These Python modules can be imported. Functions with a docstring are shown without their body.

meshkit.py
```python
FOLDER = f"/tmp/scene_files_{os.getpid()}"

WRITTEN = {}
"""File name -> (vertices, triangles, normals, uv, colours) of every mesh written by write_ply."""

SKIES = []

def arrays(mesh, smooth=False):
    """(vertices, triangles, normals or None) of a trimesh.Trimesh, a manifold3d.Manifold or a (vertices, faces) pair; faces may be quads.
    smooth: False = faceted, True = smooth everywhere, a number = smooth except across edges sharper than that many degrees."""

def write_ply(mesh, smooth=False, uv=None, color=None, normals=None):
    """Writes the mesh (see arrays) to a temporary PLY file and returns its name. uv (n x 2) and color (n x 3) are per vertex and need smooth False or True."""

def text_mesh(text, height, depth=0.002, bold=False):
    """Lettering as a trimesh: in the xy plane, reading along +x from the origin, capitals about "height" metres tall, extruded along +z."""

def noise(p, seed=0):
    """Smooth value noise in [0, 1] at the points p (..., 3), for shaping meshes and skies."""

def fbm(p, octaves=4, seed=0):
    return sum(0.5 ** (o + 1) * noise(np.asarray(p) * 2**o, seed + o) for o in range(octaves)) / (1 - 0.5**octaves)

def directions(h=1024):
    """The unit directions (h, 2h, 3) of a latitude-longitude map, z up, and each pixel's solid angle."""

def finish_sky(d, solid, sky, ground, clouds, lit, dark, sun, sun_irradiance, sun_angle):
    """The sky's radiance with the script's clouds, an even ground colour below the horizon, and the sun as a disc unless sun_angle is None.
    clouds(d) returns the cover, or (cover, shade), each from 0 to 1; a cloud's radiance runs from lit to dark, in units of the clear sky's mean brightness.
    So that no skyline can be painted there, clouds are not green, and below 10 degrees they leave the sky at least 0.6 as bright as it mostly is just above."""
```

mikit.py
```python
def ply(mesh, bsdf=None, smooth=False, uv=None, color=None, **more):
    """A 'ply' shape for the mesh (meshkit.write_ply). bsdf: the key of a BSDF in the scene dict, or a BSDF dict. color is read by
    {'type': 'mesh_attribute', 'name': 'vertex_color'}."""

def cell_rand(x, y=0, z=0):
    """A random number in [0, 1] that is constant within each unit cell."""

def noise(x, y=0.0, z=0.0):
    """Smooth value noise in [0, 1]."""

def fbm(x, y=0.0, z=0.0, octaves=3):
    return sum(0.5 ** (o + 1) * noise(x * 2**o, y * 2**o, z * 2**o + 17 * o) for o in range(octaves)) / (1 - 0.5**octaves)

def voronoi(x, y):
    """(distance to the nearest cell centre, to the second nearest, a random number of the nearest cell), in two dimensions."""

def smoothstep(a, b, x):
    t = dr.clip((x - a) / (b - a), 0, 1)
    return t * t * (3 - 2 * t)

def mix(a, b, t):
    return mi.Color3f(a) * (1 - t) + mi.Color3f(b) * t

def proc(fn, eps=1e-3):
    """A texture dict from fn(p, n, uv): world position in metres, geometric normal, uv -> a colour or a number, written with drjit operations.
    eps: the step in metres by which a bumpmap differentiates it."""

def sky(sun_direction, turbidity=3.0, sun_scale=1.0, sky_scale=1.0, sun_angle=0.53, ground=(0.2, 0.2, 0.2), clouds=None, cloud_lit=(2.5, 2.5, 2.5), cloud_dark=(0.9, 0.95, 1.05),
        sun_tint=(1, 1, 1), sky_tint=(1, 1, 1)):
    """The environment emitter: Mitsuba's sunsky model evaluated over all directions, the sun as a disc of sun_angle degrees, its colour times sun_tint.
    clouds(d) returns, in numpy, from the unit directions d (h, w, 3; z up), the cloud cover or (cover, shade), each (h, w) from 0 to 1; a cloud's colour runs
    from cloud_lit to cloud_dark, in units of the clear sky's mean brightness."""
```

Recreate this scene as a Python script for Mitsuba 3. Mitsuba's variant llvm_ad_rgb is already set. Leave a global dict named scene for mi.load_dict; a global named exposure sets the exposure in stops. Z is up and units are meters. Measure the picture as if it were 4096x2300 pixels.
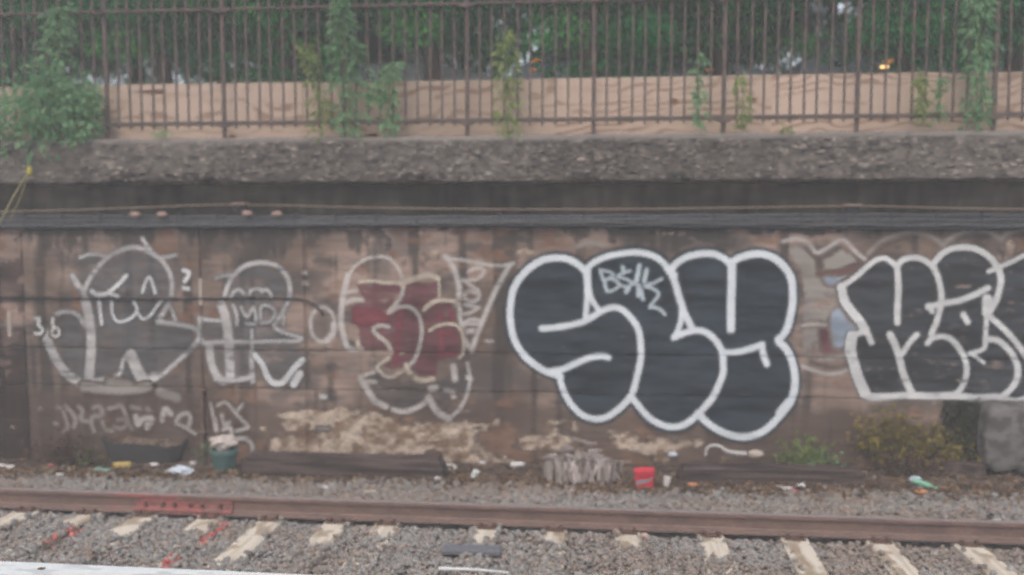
import math, numpy as np, trimesh, drjit as dr, mitsuba as mi, mikit, meshkit, shapely
from scipy import ndimage
from mikit import ply, proc, noise, fbm, voronoi, cell_rand, smoothstep, mix
T = mi.ScalarTransform4f
scene, labels = {}, {}

# ------------------------------------------------------------------ camera, sky, exposure
CAM = np.array([0, 0, 2.77])
YAW, PITCH, FPX = math.radians(5.4), math.atan(252 / 3547), 3547.0
RIGHT = np.array([math.cos(YAW), math.sin(YAW), 0])
FWD = np.array([-math.sin(YAW) * math.cos(PITCH), math.cos(YAW) * math.cos(PITCH), -math.sin(PITCH)])
UP = np.cross(RIGHT, FWD)
VEIL_DENSITY = 0.0105  # density of the veil added to stand in for window glare
scene['air'] = {'type': 'homogeneous', 'albedo': {'type': 'rgb', 'value': [0.95, 0.95, 0.95]}, 'sigma_t': VEIL_DENSITY,
                'phase': {'type': 'isotropic'}}
scene['camera'] = {'type': 'thinlens', 'fov': math.degrees(2 * math.atan(2048 / FPX)), 'fov_axis': 'x', 'aperture_radius': 0.0145,
                   'focus_distance': 4.2, 'near_clip': 0.1, 'far_clip': 600.0,
                   'to_world': T().look_at(origin=CAM.tolist(), target=(CAM + FWD).tolist(), up=[0, 0, 1]),
                   'medium': {'type': 'ref', 'id': 'air'}}
scene['sky'] = mikit.sky([-0.15, -0.75, 0.9], turbidity=3, sun_scale=0.12, sun_angle=30, clouds=lambda d: 1.0 + 0 * d[..., 2],
                         cloud_lit=(.91, 1.0, 1.15))
exposure = 3.36


def ray(px, py):
    return FWD + RIGHT * ((px - 2048) / FPX) + UP * ((1150 - py) / FPX)


def at(px, py, Y):                     # the point of the plane y = Y seen at a pixel of the 4096 x 2300 photograph
    d = ray(px, py)
    return CAM + d * (Y / d[1])


def gz(px, py, z=0.0):                 # the same on the level plane z
    d = ray(px, py)
    return CAM + d * ((z - CAM[2]) / d[2])


# ------------------------------------------------------------------ bookkeeping
def numbered(k):
    if k not in scene and not any(s.startswith(k + '__') for s in scene) and k not in labels:
        return k
    n = 1
    while True:
        q = f'{k}_{n:03d}'
        if q not in scene and q not in labels and not any(s.startswith(q + '__') for s in scene):
            return q
        n += 1


def thing(name, label, cat, group=None):
    k = numbered(name)
    labels[k] = {'label': label, 'category': cat}
    if group:
        labels[k]['group'] = group
    return k


_used = set()


def part(parent, name, shape, label=None, kind=None):
    k = base = parent + '__' + name if parent else name
    n = 1
    while k in _used:
        k = f'{base}_{n:03d}'
        n += 1
    _used.add(k)
    scene[k] = shape
    if label or kind:
        labels[k] = {}
        if label:
            labels[k]['label'] = label
        if kind:
            labels[k]['kind'] = kind
    return k


def single(name, shape, label, cat, group=None):
    k = thing(name, label, cat, group)
    scene[k] = shape
    return k


def struct(name, shape, label=None):
    scene[name] = shape
    labels[name] = {'kind': 'structure'}
    if label:
        labels[name]['label'] = label


# ------------------------------------------------------------------ mesh helpers
def cbox(x0, x1, y0, y1, z0, z1, b=0.006):
    b = min(b, (x1 - x0) * .3, (y1 - y0) * .3, (z1 - z0) * .3)
    v = []
    for x, sx in ((x0, 1), (x1, -1)):
        for y, sy in ((y0, 1), (y1, -1)):
            for z, sz in ((z0, 1), (z1, -1)):
                v += [(x, y + sy * b, z + sz * b), (x + sx * b, y, z + sz * b), (x + sx * b, y + sy * b, z)]
    return trimesh.convex.convex_hull(np.array(v))


def tube(pts, r, n=8, cap=True):
    pts = np.asarray(pts, float)
    r = np.broadcast_to(r, len(pts))
    t = np.gradient(pts, axis=0)
    t /= np.linalg.norm(t, axis=1, keepdims=True) + 1e-12
    ref = np.array([0, 0, 1.0]) if abs(t[:, 2]).mean() < .8 else np.array([1.0, 0, 0])
    a = np.cross(t, ref)
    a /= np.linalg.norm(a, axis=1, keepdims=True) + 1e-12
    b = np.cross(t, a)
    ang = np.arange(n) * 2 * np.pi / n
    v = (pts[:, None] + r[:, None, None] * (np.cos(ang)[None, :, None] * a[:, None] + np.sin(ang)[None, :, None] * b[:, None])).reshape(-1, 3)
    f = []
    m = len(pts)
    for i in range(m - 1):
        for j in range(n):
            k = (j + 1) % n
            f += [(i * n + j, (i + 1) * n + k, i * n + k), (i * n + j, (i + 1) * n + j, (i + 1) * n + k)]
    v = list(v)
    if cap:
        v += [pts[0], pts[-1]]
        for j in range(n):
            k = (j + 1) % n
            f += [(m * n, j, k), (m * n + 1, (m - 1) * n + k, (m - 1) * n + j)]
    return trimesh.Trimesh(np.array(v), np.array(f), process=False)


def curve(pts, n=8):                   # Catmull-Rom
    p = np.asarray(pts, float)
    if len(p) < 3:
        return p
    q = np.vstack([2 * p[0] - p[1], p, 2 * p[-1] - p[-2]])
    out = []
    for i in range(1, len(q) - 2):
        for t in np.arange(n) / n:
            a, b, c, d = q[i - 1:i + 3]
            out.append(.5 * (2 * b + (c - a) * t + (2 * a - 5 * b + 4 * c - d) * t * t + (3 * b - a - 3 * c + d) * t ** 3))
    return np.array(out + [p[-1]])


def blob(size, seed, rough=.35, sub=2, freq=2.2):
    m = trimesh.creation.icosphere(sub)
    v = m.vertices * 1.0
    v *= (1 + rough * (meshkit.fbm(v * freq + seed * 7.3, 3, seed) - .5) * 2)[:, None]
    return trimesh.Trimesh(v * np.asarray(size), m.faces, process=False)


def move(m, p, rz=0.0, rx=0.0, ry=0.0):
    m = m.copy()
    for a, ax in ((rx, [1, 0, 0]), (ry, [0, 1, 0]), (rz, [0, 0, 1])):
        if a:
            m.apply_transform(trimesh.transformations.rotation_matrix(a, ax))
    m.apply_translation(p)
    return m


def leaves(P, D, size, rng, wide=.45, fold=.25):
    """One folded leaf (two faces) at each point P, pointing along D."""
    n = len(P)
    D = D / (np.linalg.norm(D, axis=1, keepdims=True) + 1e-9)
    s = size * rng.uniform(.65, 1.35, (n, 1))
    W = np.cross(D, rng.normal(size=(n, 3)))
    W /= np.linalg.norm(W, axis=1, keepdims=True) + 1e-9
    N = np.cross(D, W)
    v = np.stack([P, P + D * s * .45 + W * s * wide * .5 + N * s * fold * .3, P + D * s, P + D * s * .45 - W * s * wide * .5 + N * s * fold * .3], 1).reshape(-1, 3)
    k = np.arange(n)[:, None] * 4
    f = np.hstack([k + [0, 1, 2], k + [0, 2, 3]]).reshape(-1, 3)
    uv = np.repeat(rng.uniform(size=(n, 2)), 4, 0)
    return (v, f), uv


# ------------------------------------------------------------------ materials
def diffuse(key, fn):
    scene[key] = {'type': 'twosided', 'b': {'type': 'diffuse', 'reflectance': proc(fn)}}


def flat(key, rgb, rough=.6, metal=0.0, spec=.3):
    scene[key] = {'type': 'twosided', 'b': {'type': 'principled', 'base_color': {'type': 'rgb', 'value': list(rgb)}, 'roughness': rough, 'metallic': metal, 'specular': spec}}


def prin(key, fn, rough=.7, spec=.25):
    scene[key] = {'type': 'twosided', 'b': {'type': 'principled', 'base_color': proc(fn), 'roughness': rough, 'specular': spec}}


def wall_col(p):
    x, z = p.x, p.z
    big = fbm(x * .8 + 3, z * 1.3, 1.7)
    mid = fbm(x * 3.1, z * 6.0, 4.2)
    board = fbm(x * 1.3, z * 26.0, 9.1)
    streak = fbm(x * 7.0 + 11, z * .55, 2.3)
    c = mix((.185, .134, .114), (.405, .298, .254), smoothstep(.40, .66, big))
    c = mix(c, mi.Color3f(.185, .155, .147), smoothstep(.52, .68, mid) * .7)
    c = c * (.70 + .60 * board)
    c = mix(c, mi.Color3f(.066, .058, .055), smoothstep(.52, .68, streak + .14 * (mid - .5)) * .8)
    soot = fbm(x * 1.5 + 40, z * 1.9, 7.7) + .5 * (mid - .5) + .3 * (board - .5)
    c = mix(c, mi.Color3f(.082, .072, .070), smoothstep(.52, .66, soot) * .6)
    low = smoothstep(.52, .44, z * .55 + .25 * big)      # darker brown towards the foot of the wall, ragged edge
    return mix(c, mi.Color3f(.120, .086, .074) * (.6 + .8 * mid), low * .75)


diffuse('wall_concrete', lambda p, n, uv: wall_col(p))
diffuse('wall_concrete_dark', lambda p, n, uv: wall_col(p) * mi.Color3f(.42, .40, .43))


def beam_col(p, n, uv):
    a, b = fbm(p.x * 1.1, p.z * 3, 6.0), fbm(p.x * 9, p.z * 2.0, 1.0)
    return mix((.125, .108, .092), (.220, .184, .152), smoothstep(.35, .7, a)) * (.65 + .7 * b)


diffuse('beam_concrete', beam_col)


def coping_col(p, n, uv):
    a = fbm(p.x * 9.0, p.z * 20.0, p.y * 12.0)
    b = fbm(p.x * 26.0, p.z * 50.0, p.y * 34.0, 2)
    g = fbm(p.x * .7, p.z * 1.5, 3.0)
    c = mix((.118, .104, .096), (.222, .194, .176), smoothstep(.36, .66, a * .6 + .4 * b))
    c = mix(c, mi.Color3f(.40, .355, .325), smoothstep(.62, .76, b) * smoothstep(.42, .60, a))
    c = mix(c, mi.Color3f(.055, .055, .058), smoothstep(.42, .32, a) * .8)
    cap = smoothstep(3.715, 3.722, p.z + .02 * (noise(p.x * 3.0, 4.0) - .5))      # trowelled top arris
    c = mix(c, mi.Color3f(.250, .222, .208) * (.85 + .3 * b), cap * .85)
    return c * (.75 + .5 * g)


diffuse('coping_concrete', coping_col)


def patch_col(p, n, uv):
    a = fbm(p.x * 9, p.z * 14, 2.0)
    c = mix((.26, .175, .125), (.56, .455, .375), smoothstep(.3, .62, a)) * (.7 + .6 * noise(p.x * 30, p.z * 55))
    return mix(wall_col(p), c, smoothstep(.015, -.015, uv.x + .05 * (fbm(p.x * 16, p.z * 24, 7.0) - .5)))


def stain_col(p, n, uv):
    c = mix((.16, .085, .060), (.33, .20, .145), fbm(p.x * 6, p.z * 9, 1.0))
    return mix(wall_col(p), c, .8 * smoothstep(.02, -.03, uv.x + .09 * (fbm(p.x * 9, p.z * 14, 3.0) - .5)))


diffuse('rust_stain', stain_col)


def soot_shade_col(p, n, uv):
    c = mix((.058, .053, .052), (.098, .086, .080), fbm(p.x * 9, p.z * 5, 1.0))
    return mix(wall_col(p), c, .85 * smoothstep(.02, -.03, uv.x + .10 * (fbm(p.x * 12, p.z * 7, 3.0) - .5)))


diffuse('soot_shade', soot_shade_col)


diffuse('pale_render', patch_col)


def paint(key, rgb, wear=.35, spray=.02, dirt=.25, under=None, coat=1.0):
    """Aerosol paint on the wall: uv.x is the distance in metres from the edge of the stroke (negative inside); worn spots show the wall."""
    rgb = mi.Color3f(rgb)

    def fn(p, n, uv):
        w = wall_col(p) if under is None else mi.Color3f(under)
        grit = fbm(p.x * 2.6, p.z * 30.0, 5.5)
        chip = fbm(p.x * 8.0, p.z * 13.0, 8.5)
        edge = smoothstep(spray, -spray, uv.x + .012 * (chip - .5))
        hold = smoothstep(wear - .10, wear + .12, .5 * grit + .5 * chip + .06)
        c = rgb * (1 - dirt + 2 * dirt * smoothstep(.28, .72, fbm(p.x * 2.2, p.z * 11.0, 3.3)))
        return mix(w, c, edge * hold * coat)
    diffuse(key, fn)


BLACK, GREYED = (.036, .050, .066), (.118, .122, .134)
paint('paint_black', BLACK, wear=.27, spray=.035, dirt=.38)
paint('paint_white', (.82, .87, .94), wear=.22, spray=.017, dirt=.06, under=BLACK)
paint('paint_white_tag', (.56, .64, .72), wear=.2, spray=.016, dirt=.15, under=BLACK)
paint('paint_white_old', (.60, .57, .56), wear=.41, spray=.022, dirt=.2, coat=.85)
paint('paint_white_dusty', (.60, .57, .57), wear=.44, spray=.014, dirt=.25, under=GREYED, coat=.85)
paint('paint_white_worn', (.72, .72, .74), wear=.37, spray=.012, dirt=.15, under=(.07, .072, .08))
paint('paint_grey_old', (.32, .29, .27), wear=.33, spray=.025, dirt=.2)
paint('paint_black_old', GREYED, wear=.46, spray=.05, dirt=.3, coat=.72)
paint('paint_black_worn', (.050, .056, .066), wear=.38, spray=.04, dirt=.35)
paint('paint_maroon', (.150, .056, .068), wear=.41, spray=.02, dirt=.35, coat=.9)
paint('paint_thin_black', (.070, .072, .080), wear=.44, spray=.04, dirt=.35, coat=.62)
paint('paint_red', (.23, .062, .078), wear=.46, spray=.03, dirt=.25, under=(.165, .046, .062))
paint('paint_blue', (.33, .40, .50), wear=.42, spray=.03, dirt=.2)
paint('paint_dab', (.70, .70, .71), wear=.25, spray=.010, dirt=.15)
paint('paint_cream', (.58, .50, .42), wear=.42, spray=.012, dirt=.2)
paint('paint_pale_line', (.58, .52, .50), wear=.33, spray=.012, dirt=.2, under=(.165, .046, .062))


def ply_col(p, n, uv):
    r = cell_rand(dr.floor((p.x + 20) / 2.44), 3.0)
    warp = fbm(p.x * .8 + r * 9, p.z * 1.3, 2.0)
    wob = fbm(p.x * 4.0 + r * 5, p.z * 9.0, 6.0, 2)
    rings = .5 + .5 * dr.sin(p.z * 58.0 + warp * 46.0 + wob * 7.0)
    band = fbm(p.x * .7 + r * 31, p.z * 12.0, 4.0)
    c = mix((.67, .52, .43), (.41, .28, .215), smoothstep(.45, .98, rings) * smoothstep(.30, .62, band))
    knot = noise(p.x * 2.3 + 7, p.z * 5.5)
    c = mix(c, mi.Color3f(.22, .12, .085), smoothstep(.93, .97, knot))
    tone = fbm(p.x * .55, 4.0, 1.0)
    return c * (.78 + .42 * tone) * (.9 + .2 * r)


diffuse('plywood', ply_col)


def iron_col(p, n, uv):
    a = fbm(p.x * 14, p.y * 14, p.z * 9)
    return mix((.095, .078, .074), (.155, .112, .100), smoothstep(.35, .65, a))


prin('fence_iron', iron_col, .75)


def rail_col(p, n, uv):
    a, b = fbm(p.x * 5.0, p.y * 9, p.z * 9), fbm(p.x * 40, p.y * 40, p.z * 40)
    c = mix((.165, .110, .098), (.215, .138, .118), smoothstep(.3, .7, a)) * (.85 + .3 * b)
    splat = fbm(p.x * 6, p.z * 12, p.y * 9)
    m = smoothstep(.52, .60, splat) * smoothstep(.68, .5, dr.abs(p.x + 4.02))
    c = mix(c, mi.Color3f(.33, .11, .105), m * .65)
    top = smoothstep(.7, .9, n.z) * smoothstep(.150, .165, p.z)
    return mix(c, mi.Color3f(.25, .220, .215), top * (.7 + .3 * fbm(p.x * 3, p.y * 60, 0.)))


prin('rail_steel', rail_col, .55, .4)


def fish_col(p, n, uv):
    s = fbm(p.x * 5, p.z * 22, p.y * 9)
    return mix((.23, .115, .105), (.33, .12, .112), smoothstep(.36, .5, s)) * (.85 + .3 * noise(p.x * 40, p.z * 60))


prin('painted_fishplate', fish_col, .6)
prin('rusty_iron', lambda p, n, uv: mix((.075, .052, .045), (.16, .092, .07), fbm(p.x * 25, p.y * 25, p.z * 25)), .8)


def sleeper_col(p, n, uv):
    g = fbm(p.x * 30, p.y * 2.2, p.z * 30)
    return mix((.60, .52, .43), (.72, .64, .55), smoothstep(.3, .6, g)) * mix((.62, .56, .50), (1, 1, 1), smoothstep(.30, .46, fbm(p.x * 7, p.y * 5, 1.)))


diffuse('new_timber', sleeper_col)


def old_timber(p, n, uv):
    g = fbm(p.x * 1.6, p.y * 24, p.z * 24)
    return mix((.058, .044, .044), (.125, .095, .090), smoothstep(.35, .65, g)) * (.7 + .6 * fbm(p.x * 4, p.y * 9, p.z * 9))


diffuse('old_timber', old_timber)


def stone_col(p, n, uv):
    c = mix((.215, .202, .196), (.395, .372, .358), uv.x)
    c = mix(c, mi.Color3f(.36, .27, .23), smoothstep(.78, .95, uv.y))
    c = mix(c, mi.Color3f(.29, .225, .19) * (.7 + .6 * uv.x), .65 * smoothstep(.45, .62, fbm(p.x * .9, p.y * 1.7, 3.) + .25 * (uv.y - .5)))
    c = mix(c, mi.Color3f(.60, .56, .52), smoothstep(.975, .985, uv.x))
    return c * (.7 + .6 * noise(p.x * 70, p.y * 70, p.z * 70))


diffuse('ballast_stone', stone_col)
diffuse('pebble', lambda p, n, uv: mix(mix((.075, .068, .066), (.27, .235, .215), uv.x), mi.Color3f(.42, .35, .31), smoothstep(.86, .92, uv.y)))
diffuse('painted_stone', lambda p, n, uv: mix((.46, .10, .10), (.66, .24, .22), uv.x) * (.8 + .4 * noise(p.x * 60, p.y * 60, p.z * 60)))
diffuse('bed_soil', lambda p, n, uv: mix(mix((.075, .058, .050), (.160, .120, .100), smoothstep(.3, .7, fbm(p.x * 3, p.y * 7, 1.))), mi.Color3f(.21, .19, .18),
        smoothstep(9.35, 9.2, p.y + .3 * (fbm(p.x * 2, p.y * 3, 5.) - .5))) * (.55 + .9 * noise(p.x * 28, p.y * 28)))
diffuse('litter', lambda p, n, uv: mix(mix((.10, .062, .042), (.30, .19, .12), uv.x), mi.Color3f(.42, .35, .28), smoothstep(.88, .95, uv.y)))
diffuse('street_dirt', lambda p, n, uv: mix((.05, .045, .038), (.11, .10, .085), fbm(p.x * 1.5, p.y * 1.5, 1.)))


def leafy(key, dark, light, trans=.5):
    scene[key] = {'type': 'principledthin', 'base_color': proc(lambda p, n, uv: mix(dark, light, uv.x) * (.75 + .5 * fbm(p.x * 1.1, p.y * 1.1, p.z * 1.6, 2))),
                  'roughness': .95, 'eta': 1.12, 'diff_trans': trans, 'spec_trans': 0.0}


leafy('tree_leaf', (.012, .115, .040), (.042, .310, .085), .8)
leafy('tree_leaf_light', (.045, .210, .055), (.110, .400, .090), .9)
leafy('vine_leaf', (.14, .28, .15), (.27, .46, .25), .8)
leafy('vine_leaf_yellow', (.18, .26, .09), (.36, .43, .17), .8)
leafy('bush_leaf', (.10, .085, .035), (.48, .38, .10), .7)
leafy('brush_leaf', (.070, .048, .036), (.16, .10, .072), .3)
flat('bark', (.065, .050, .040), .9)
flat('green_stem', (.12, .17, .07), .8)
flat('dry_stem', (.40, .35, .17), .8)
flat('dry_flower', (.46, .40, .08), .8)
flat('orange_leaf', (.62, .26, .06), .8)
flat('cable_black', (.020, .025, .036), .45, 0, .4)
flat('cable_grey', (.085, .095, .115), .5, 0, .4)
flat('cable_pale', (.17, .175, .19), .5, 0, .4)
flat('cable_blue', (.060, .072, .098), .5, 0, .4)
flat('tan_wire', (.40, .29, .22), .6)
flat('pink_tape', (.52, .36, .31), .6)
flat('thin_cable', (.020, .021, .024), .6)
flat('sealant', (.50, .43, .37), .8)
flat('rust_pipe', (.17, .115, .095), .8)
flat('teal_plastic', (.060, .135, .130), .45, 0, .5)
flat('teal_rim', (.105, .190, .185), .45, 0, .5)
flat('pale_cloth', (.62, .54, .50), .9)
flat('white_plastic', (.78, .80, .80), .4, 0, .5)
flat('white_paper', (.74, .70, .70), .8)
flat('red_plastic', (.62, .045, .070), .4, 0, .5)
flat('grey_stripe', (.28, .30, .36), .5)
flat('dark_plastic', (.060, .060, .062), .5, 0, .4)
flat('grey_mat', (.15, .15, .17), .8)
flat('yellow_card', (.62, .46, .16), .7)
flat('teal_film', (.24, .42, .36), .4, 0, .5)
flat('blue_film', (.62, .68, .78), .25, 0, .6)
flat('orange_card', (.62, .27, .14), .7)
flat('pink_red', (.60, .20, .20), .7)
flat('stub_white', (.70, .71, .72), .5)
flat('worn_white', (.52, .50, .49), .8)
flat('lamp_case', (.10, .09, .08), .6)
flat('tyre', (.02, .02, .02), .8)
flat('car_silver', (.42, .45, .49), .3, .3, .5)
flat('car_white', (.70, .72, .74), .3, 0, .5)
flat('dark_window', (.015, .018, .02), .1, 0, .6)
diffuse('splinter', lambda p, n, uv: mix((.17, .135, .125), (.62, .55, .53), uv.x) * (.7 + .6 * noise(p.x * 60, p.y * 60, p.z * 12)))
diffuse('splinter_core', lambda p, n, uv: mix((.07, .055, .05), (.16, .13, .12), smoothstep(.4, .6, fbm(p.x * 30, p.y * 30, p.z * 7))))
diffuse('block_concrete', lambda p, n, uv: mix((.11, .102, .099), (.20, .188, .184), smoothstep(.35, .6, fbm(p.x * 7, p.z * 11, p.y * 7))))
diffuse('board_paint', lambda p, n, uv: mix((.74, .76, .77), (.58, .60, .62), smoothstep(.55, .75, fbm(p.x * 6, p.y * 16, 2.))))
scene['green_glass'] = {'type': 'principled', 'base_color': {'type': 'rgb', 'value': [.16, .42, .30]}, 'roughness': .12, 'specular': .6}

# ------------------------------------------------------------------ the setting: ground
YW = 10.4                                # wall face
rng = np.random.default_rng(7)


def ground_z(x, y):
    t = np.clip((y - 8.9) / 1.2, 0, 1)
    wall = -.085 + .016 * (np.clip(x, -9, 7) + 1)
    return (-.055) * (1 - t) + wall * t + .03 * (meshkit.noise(np.stack([x * 1.7, y * 2.3, 0 * x], -1)) - .5)


def grid(xs, ys, zf):
    X, Y = np.meshgrid(xs, ys, indexing='ij')
    v = np.stack([X, Y, zf(X, Y)], -1).reshape(-1, 3)
    i, j = np.meshgrid(np.arange(len(xs) - 1), np.arange(len(ys) - 1), indexing='ij')
    a = (i * len(ys) + j).ravel()
    f = np.stack([a, a + len(ys), a + len(ys) + 1, a + 1], 1)
    return v, f


xs = np.unique(np.concatenate([np.linspace(-80, -9, 20), np.linspace(-9, 7, 161), np.linspace(7, 80, 20)]))
ys = np.unique(np.concatenate([np.linspace(-70, 5, 16), np.linspace(5, 10.5, 70)]))
struct('ground', ply(grid(xs, ys, ground_z), 'bed_soil', smooth=True), 'brown dirt and grit of the track bed at the foot of the wall')


def street_z(x, y):
    return 3.7 + .75 * np.clip((y - 10.6) / 3.0, 0, 1)


struct('terrain', ply(grid(np.linspace(-80, 80, 33), np.unique(np.concatenate([np.linspace(10.90, 16, 24), np.linspace(16, 70, 20)])), street_z), 'street_dirt', smooth=True),
       'dark raised ground behind the retaining wall')

# ------------------------------------------------------------------ retaining wall
STEP = .0135
VJ = [at(100, 1300, YW)[0], at(808, 1300, YW)[0], at(1225, 1300, YW)[0]]
HJ = [.775, 1.245]
ZTOP = 2.86


def fine(a, b, joints, step):
    g = np.arange(a, b + step / 2, step)
    for j in joints:
        g = g[np.abs(g - j) > .034]
        g = np.concatenate([g, j + np.array([-.03, -.022, -.015, -.010, -.005, 0, .005, .010, .015, .022, .03])])
    return np.sort(g)


GX = fine(-8.0, 5.5, VJ, STEP)
GZ = fine(-.30, ZTOP, HJ, STEP)
XX, ZZ = np.meshgrid(GX, GZ, indexing='ij')


def relief(x, z):
    p = np.stack([x, z, 0 * x], -1)
    d = .030 * (meshkit.fbm(p * [.7, 1.2, 1], 3, 3) - .5) + .010 * (meshkit.fbm(p * [4, 9, 1], 3, 8) - .5) + .005 * (meshkit.noise(p * [9, 48, 1], 5) - .5)
    row = np.floor(z / .155)
    d += .006 * (meshkit.noise(np.stack([row * 7.7, np.floor(x / 2.9) * 3.1, 0 * x], -1), 2) - .5)
    for j in HJ:
        off = .022 * (meshkit.noise(np.stack([x * 1.4, 0 * x + j * 9, 0 * x], -1), 4) - .5) + .010 * (meshkit.noise(np.stack([x * 7, 0 * x + j * 5, 0 * x], -1), 6) - .5)
        wid = .006 + .010 * meshkit.noise(np.stack([x * 2.1, 0 * x + j, 0 * x], -1), 9) * (1 if j > 1 else .8)
        d -= .030 * np.clip(1 - np.abs(z - j - off) / wid, 0, 1)
    for k, j in enumerate(VJ):
        d -= (.02, .03, .035)[k] * np.clip(1.4 - np.abs(x - j) / (.012, .014, .022)[k], 0, 1)
    return d


DD = relief(XX, ZZ)


def cells(keep, off=0.0, uv=None):
    """The cells of the wall's grid that KEEP selects, OFF metres proud of the wall."""
    a = np.arange(XX.size).reshape(XX.shape)
    f = np.stack([a[:-1, :-1], a[1:, :-1], a[1:, 1:], a[:-1, 1:]], -1)[keep]
    idx, f = np.unique(f, return_inverse=True)
    f = f.reshape(-1, 4)
    v = np.stack([XX.ravel()[idx], (YW - DD - off).ravel()[idx], ZZ.ravel()[idx]], 1)
    return (v, f), idx


wall = thing('retaining_wall', 'tall stained concrete retaining wall with rough pebbly coping, covered in graffiti', 'wall')
cols = [GX[0]] + VJ + [GX[-1]]
rows = [GZ[0]] + HJ + [GZ[-1]]
cx, cz = (GX[:-1] + GX[1:]) / 2, (GZ[:-1] + GZ[1:]) / 2
for i in range(4):
    for j in range(3):
        keep = ((cx > cols[i]) & (cx < cols[i + 1]))[:, None] & ((cz > rows[j]) & (cz < rows[j + 1]))[None]
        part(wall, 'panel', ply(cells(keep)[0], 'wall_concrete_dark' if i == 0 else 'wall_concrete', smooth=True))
part(wall, 'end_panel', ply(cbox(-14, -8.001, YW - .004, YW + .4, -.3, ZTOP), 'wall_concrete_dark'))
part(wall, 'end_panel', ply(cbox(5.501, 12, YW - .004, YW + .4, -.3, ZTOP), 'wall_concrete'))
bx = np.arange(-14, 12.01, .06)
bz = np.linspace(ZTOP - .05, 3.27, 14)


def beam(x, z):
    p = np.stack([x, z, 0 * x], -1)
    return YW + .42 - .035 * (meshkit.fbm(p * [.9, 2.5, 1], 3, 12) - .5)  # recess deepened so the band darkens in the shade of the coping


BX, BZ = np.meshgrid(bx, bz, indexing='ij')
v = np.stack([BX, beam(BX, BZ), BZ], -1).reshape(-1, 3)
i, j = np.meshgrid(np.arange(len(bx) - 1), np.arange(len(bz) - 1), indexing='ij')
a = (i * len(bz) + j).ravel()
part(wall, 'beam', ply((v, np.stack([a, a + len(bz), a + len(bz) + 1, a + 1], 1)), 'beam_concrete', smooth=True), 'smooth concrete band recessed to lie in shade under the coping')

part(wall, 'ledge', ply(cbox(-14, 12, YW + .03, YW + .52, ZTOP - .3, ZTOP - .004), 'beam_concrete'))

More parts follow.
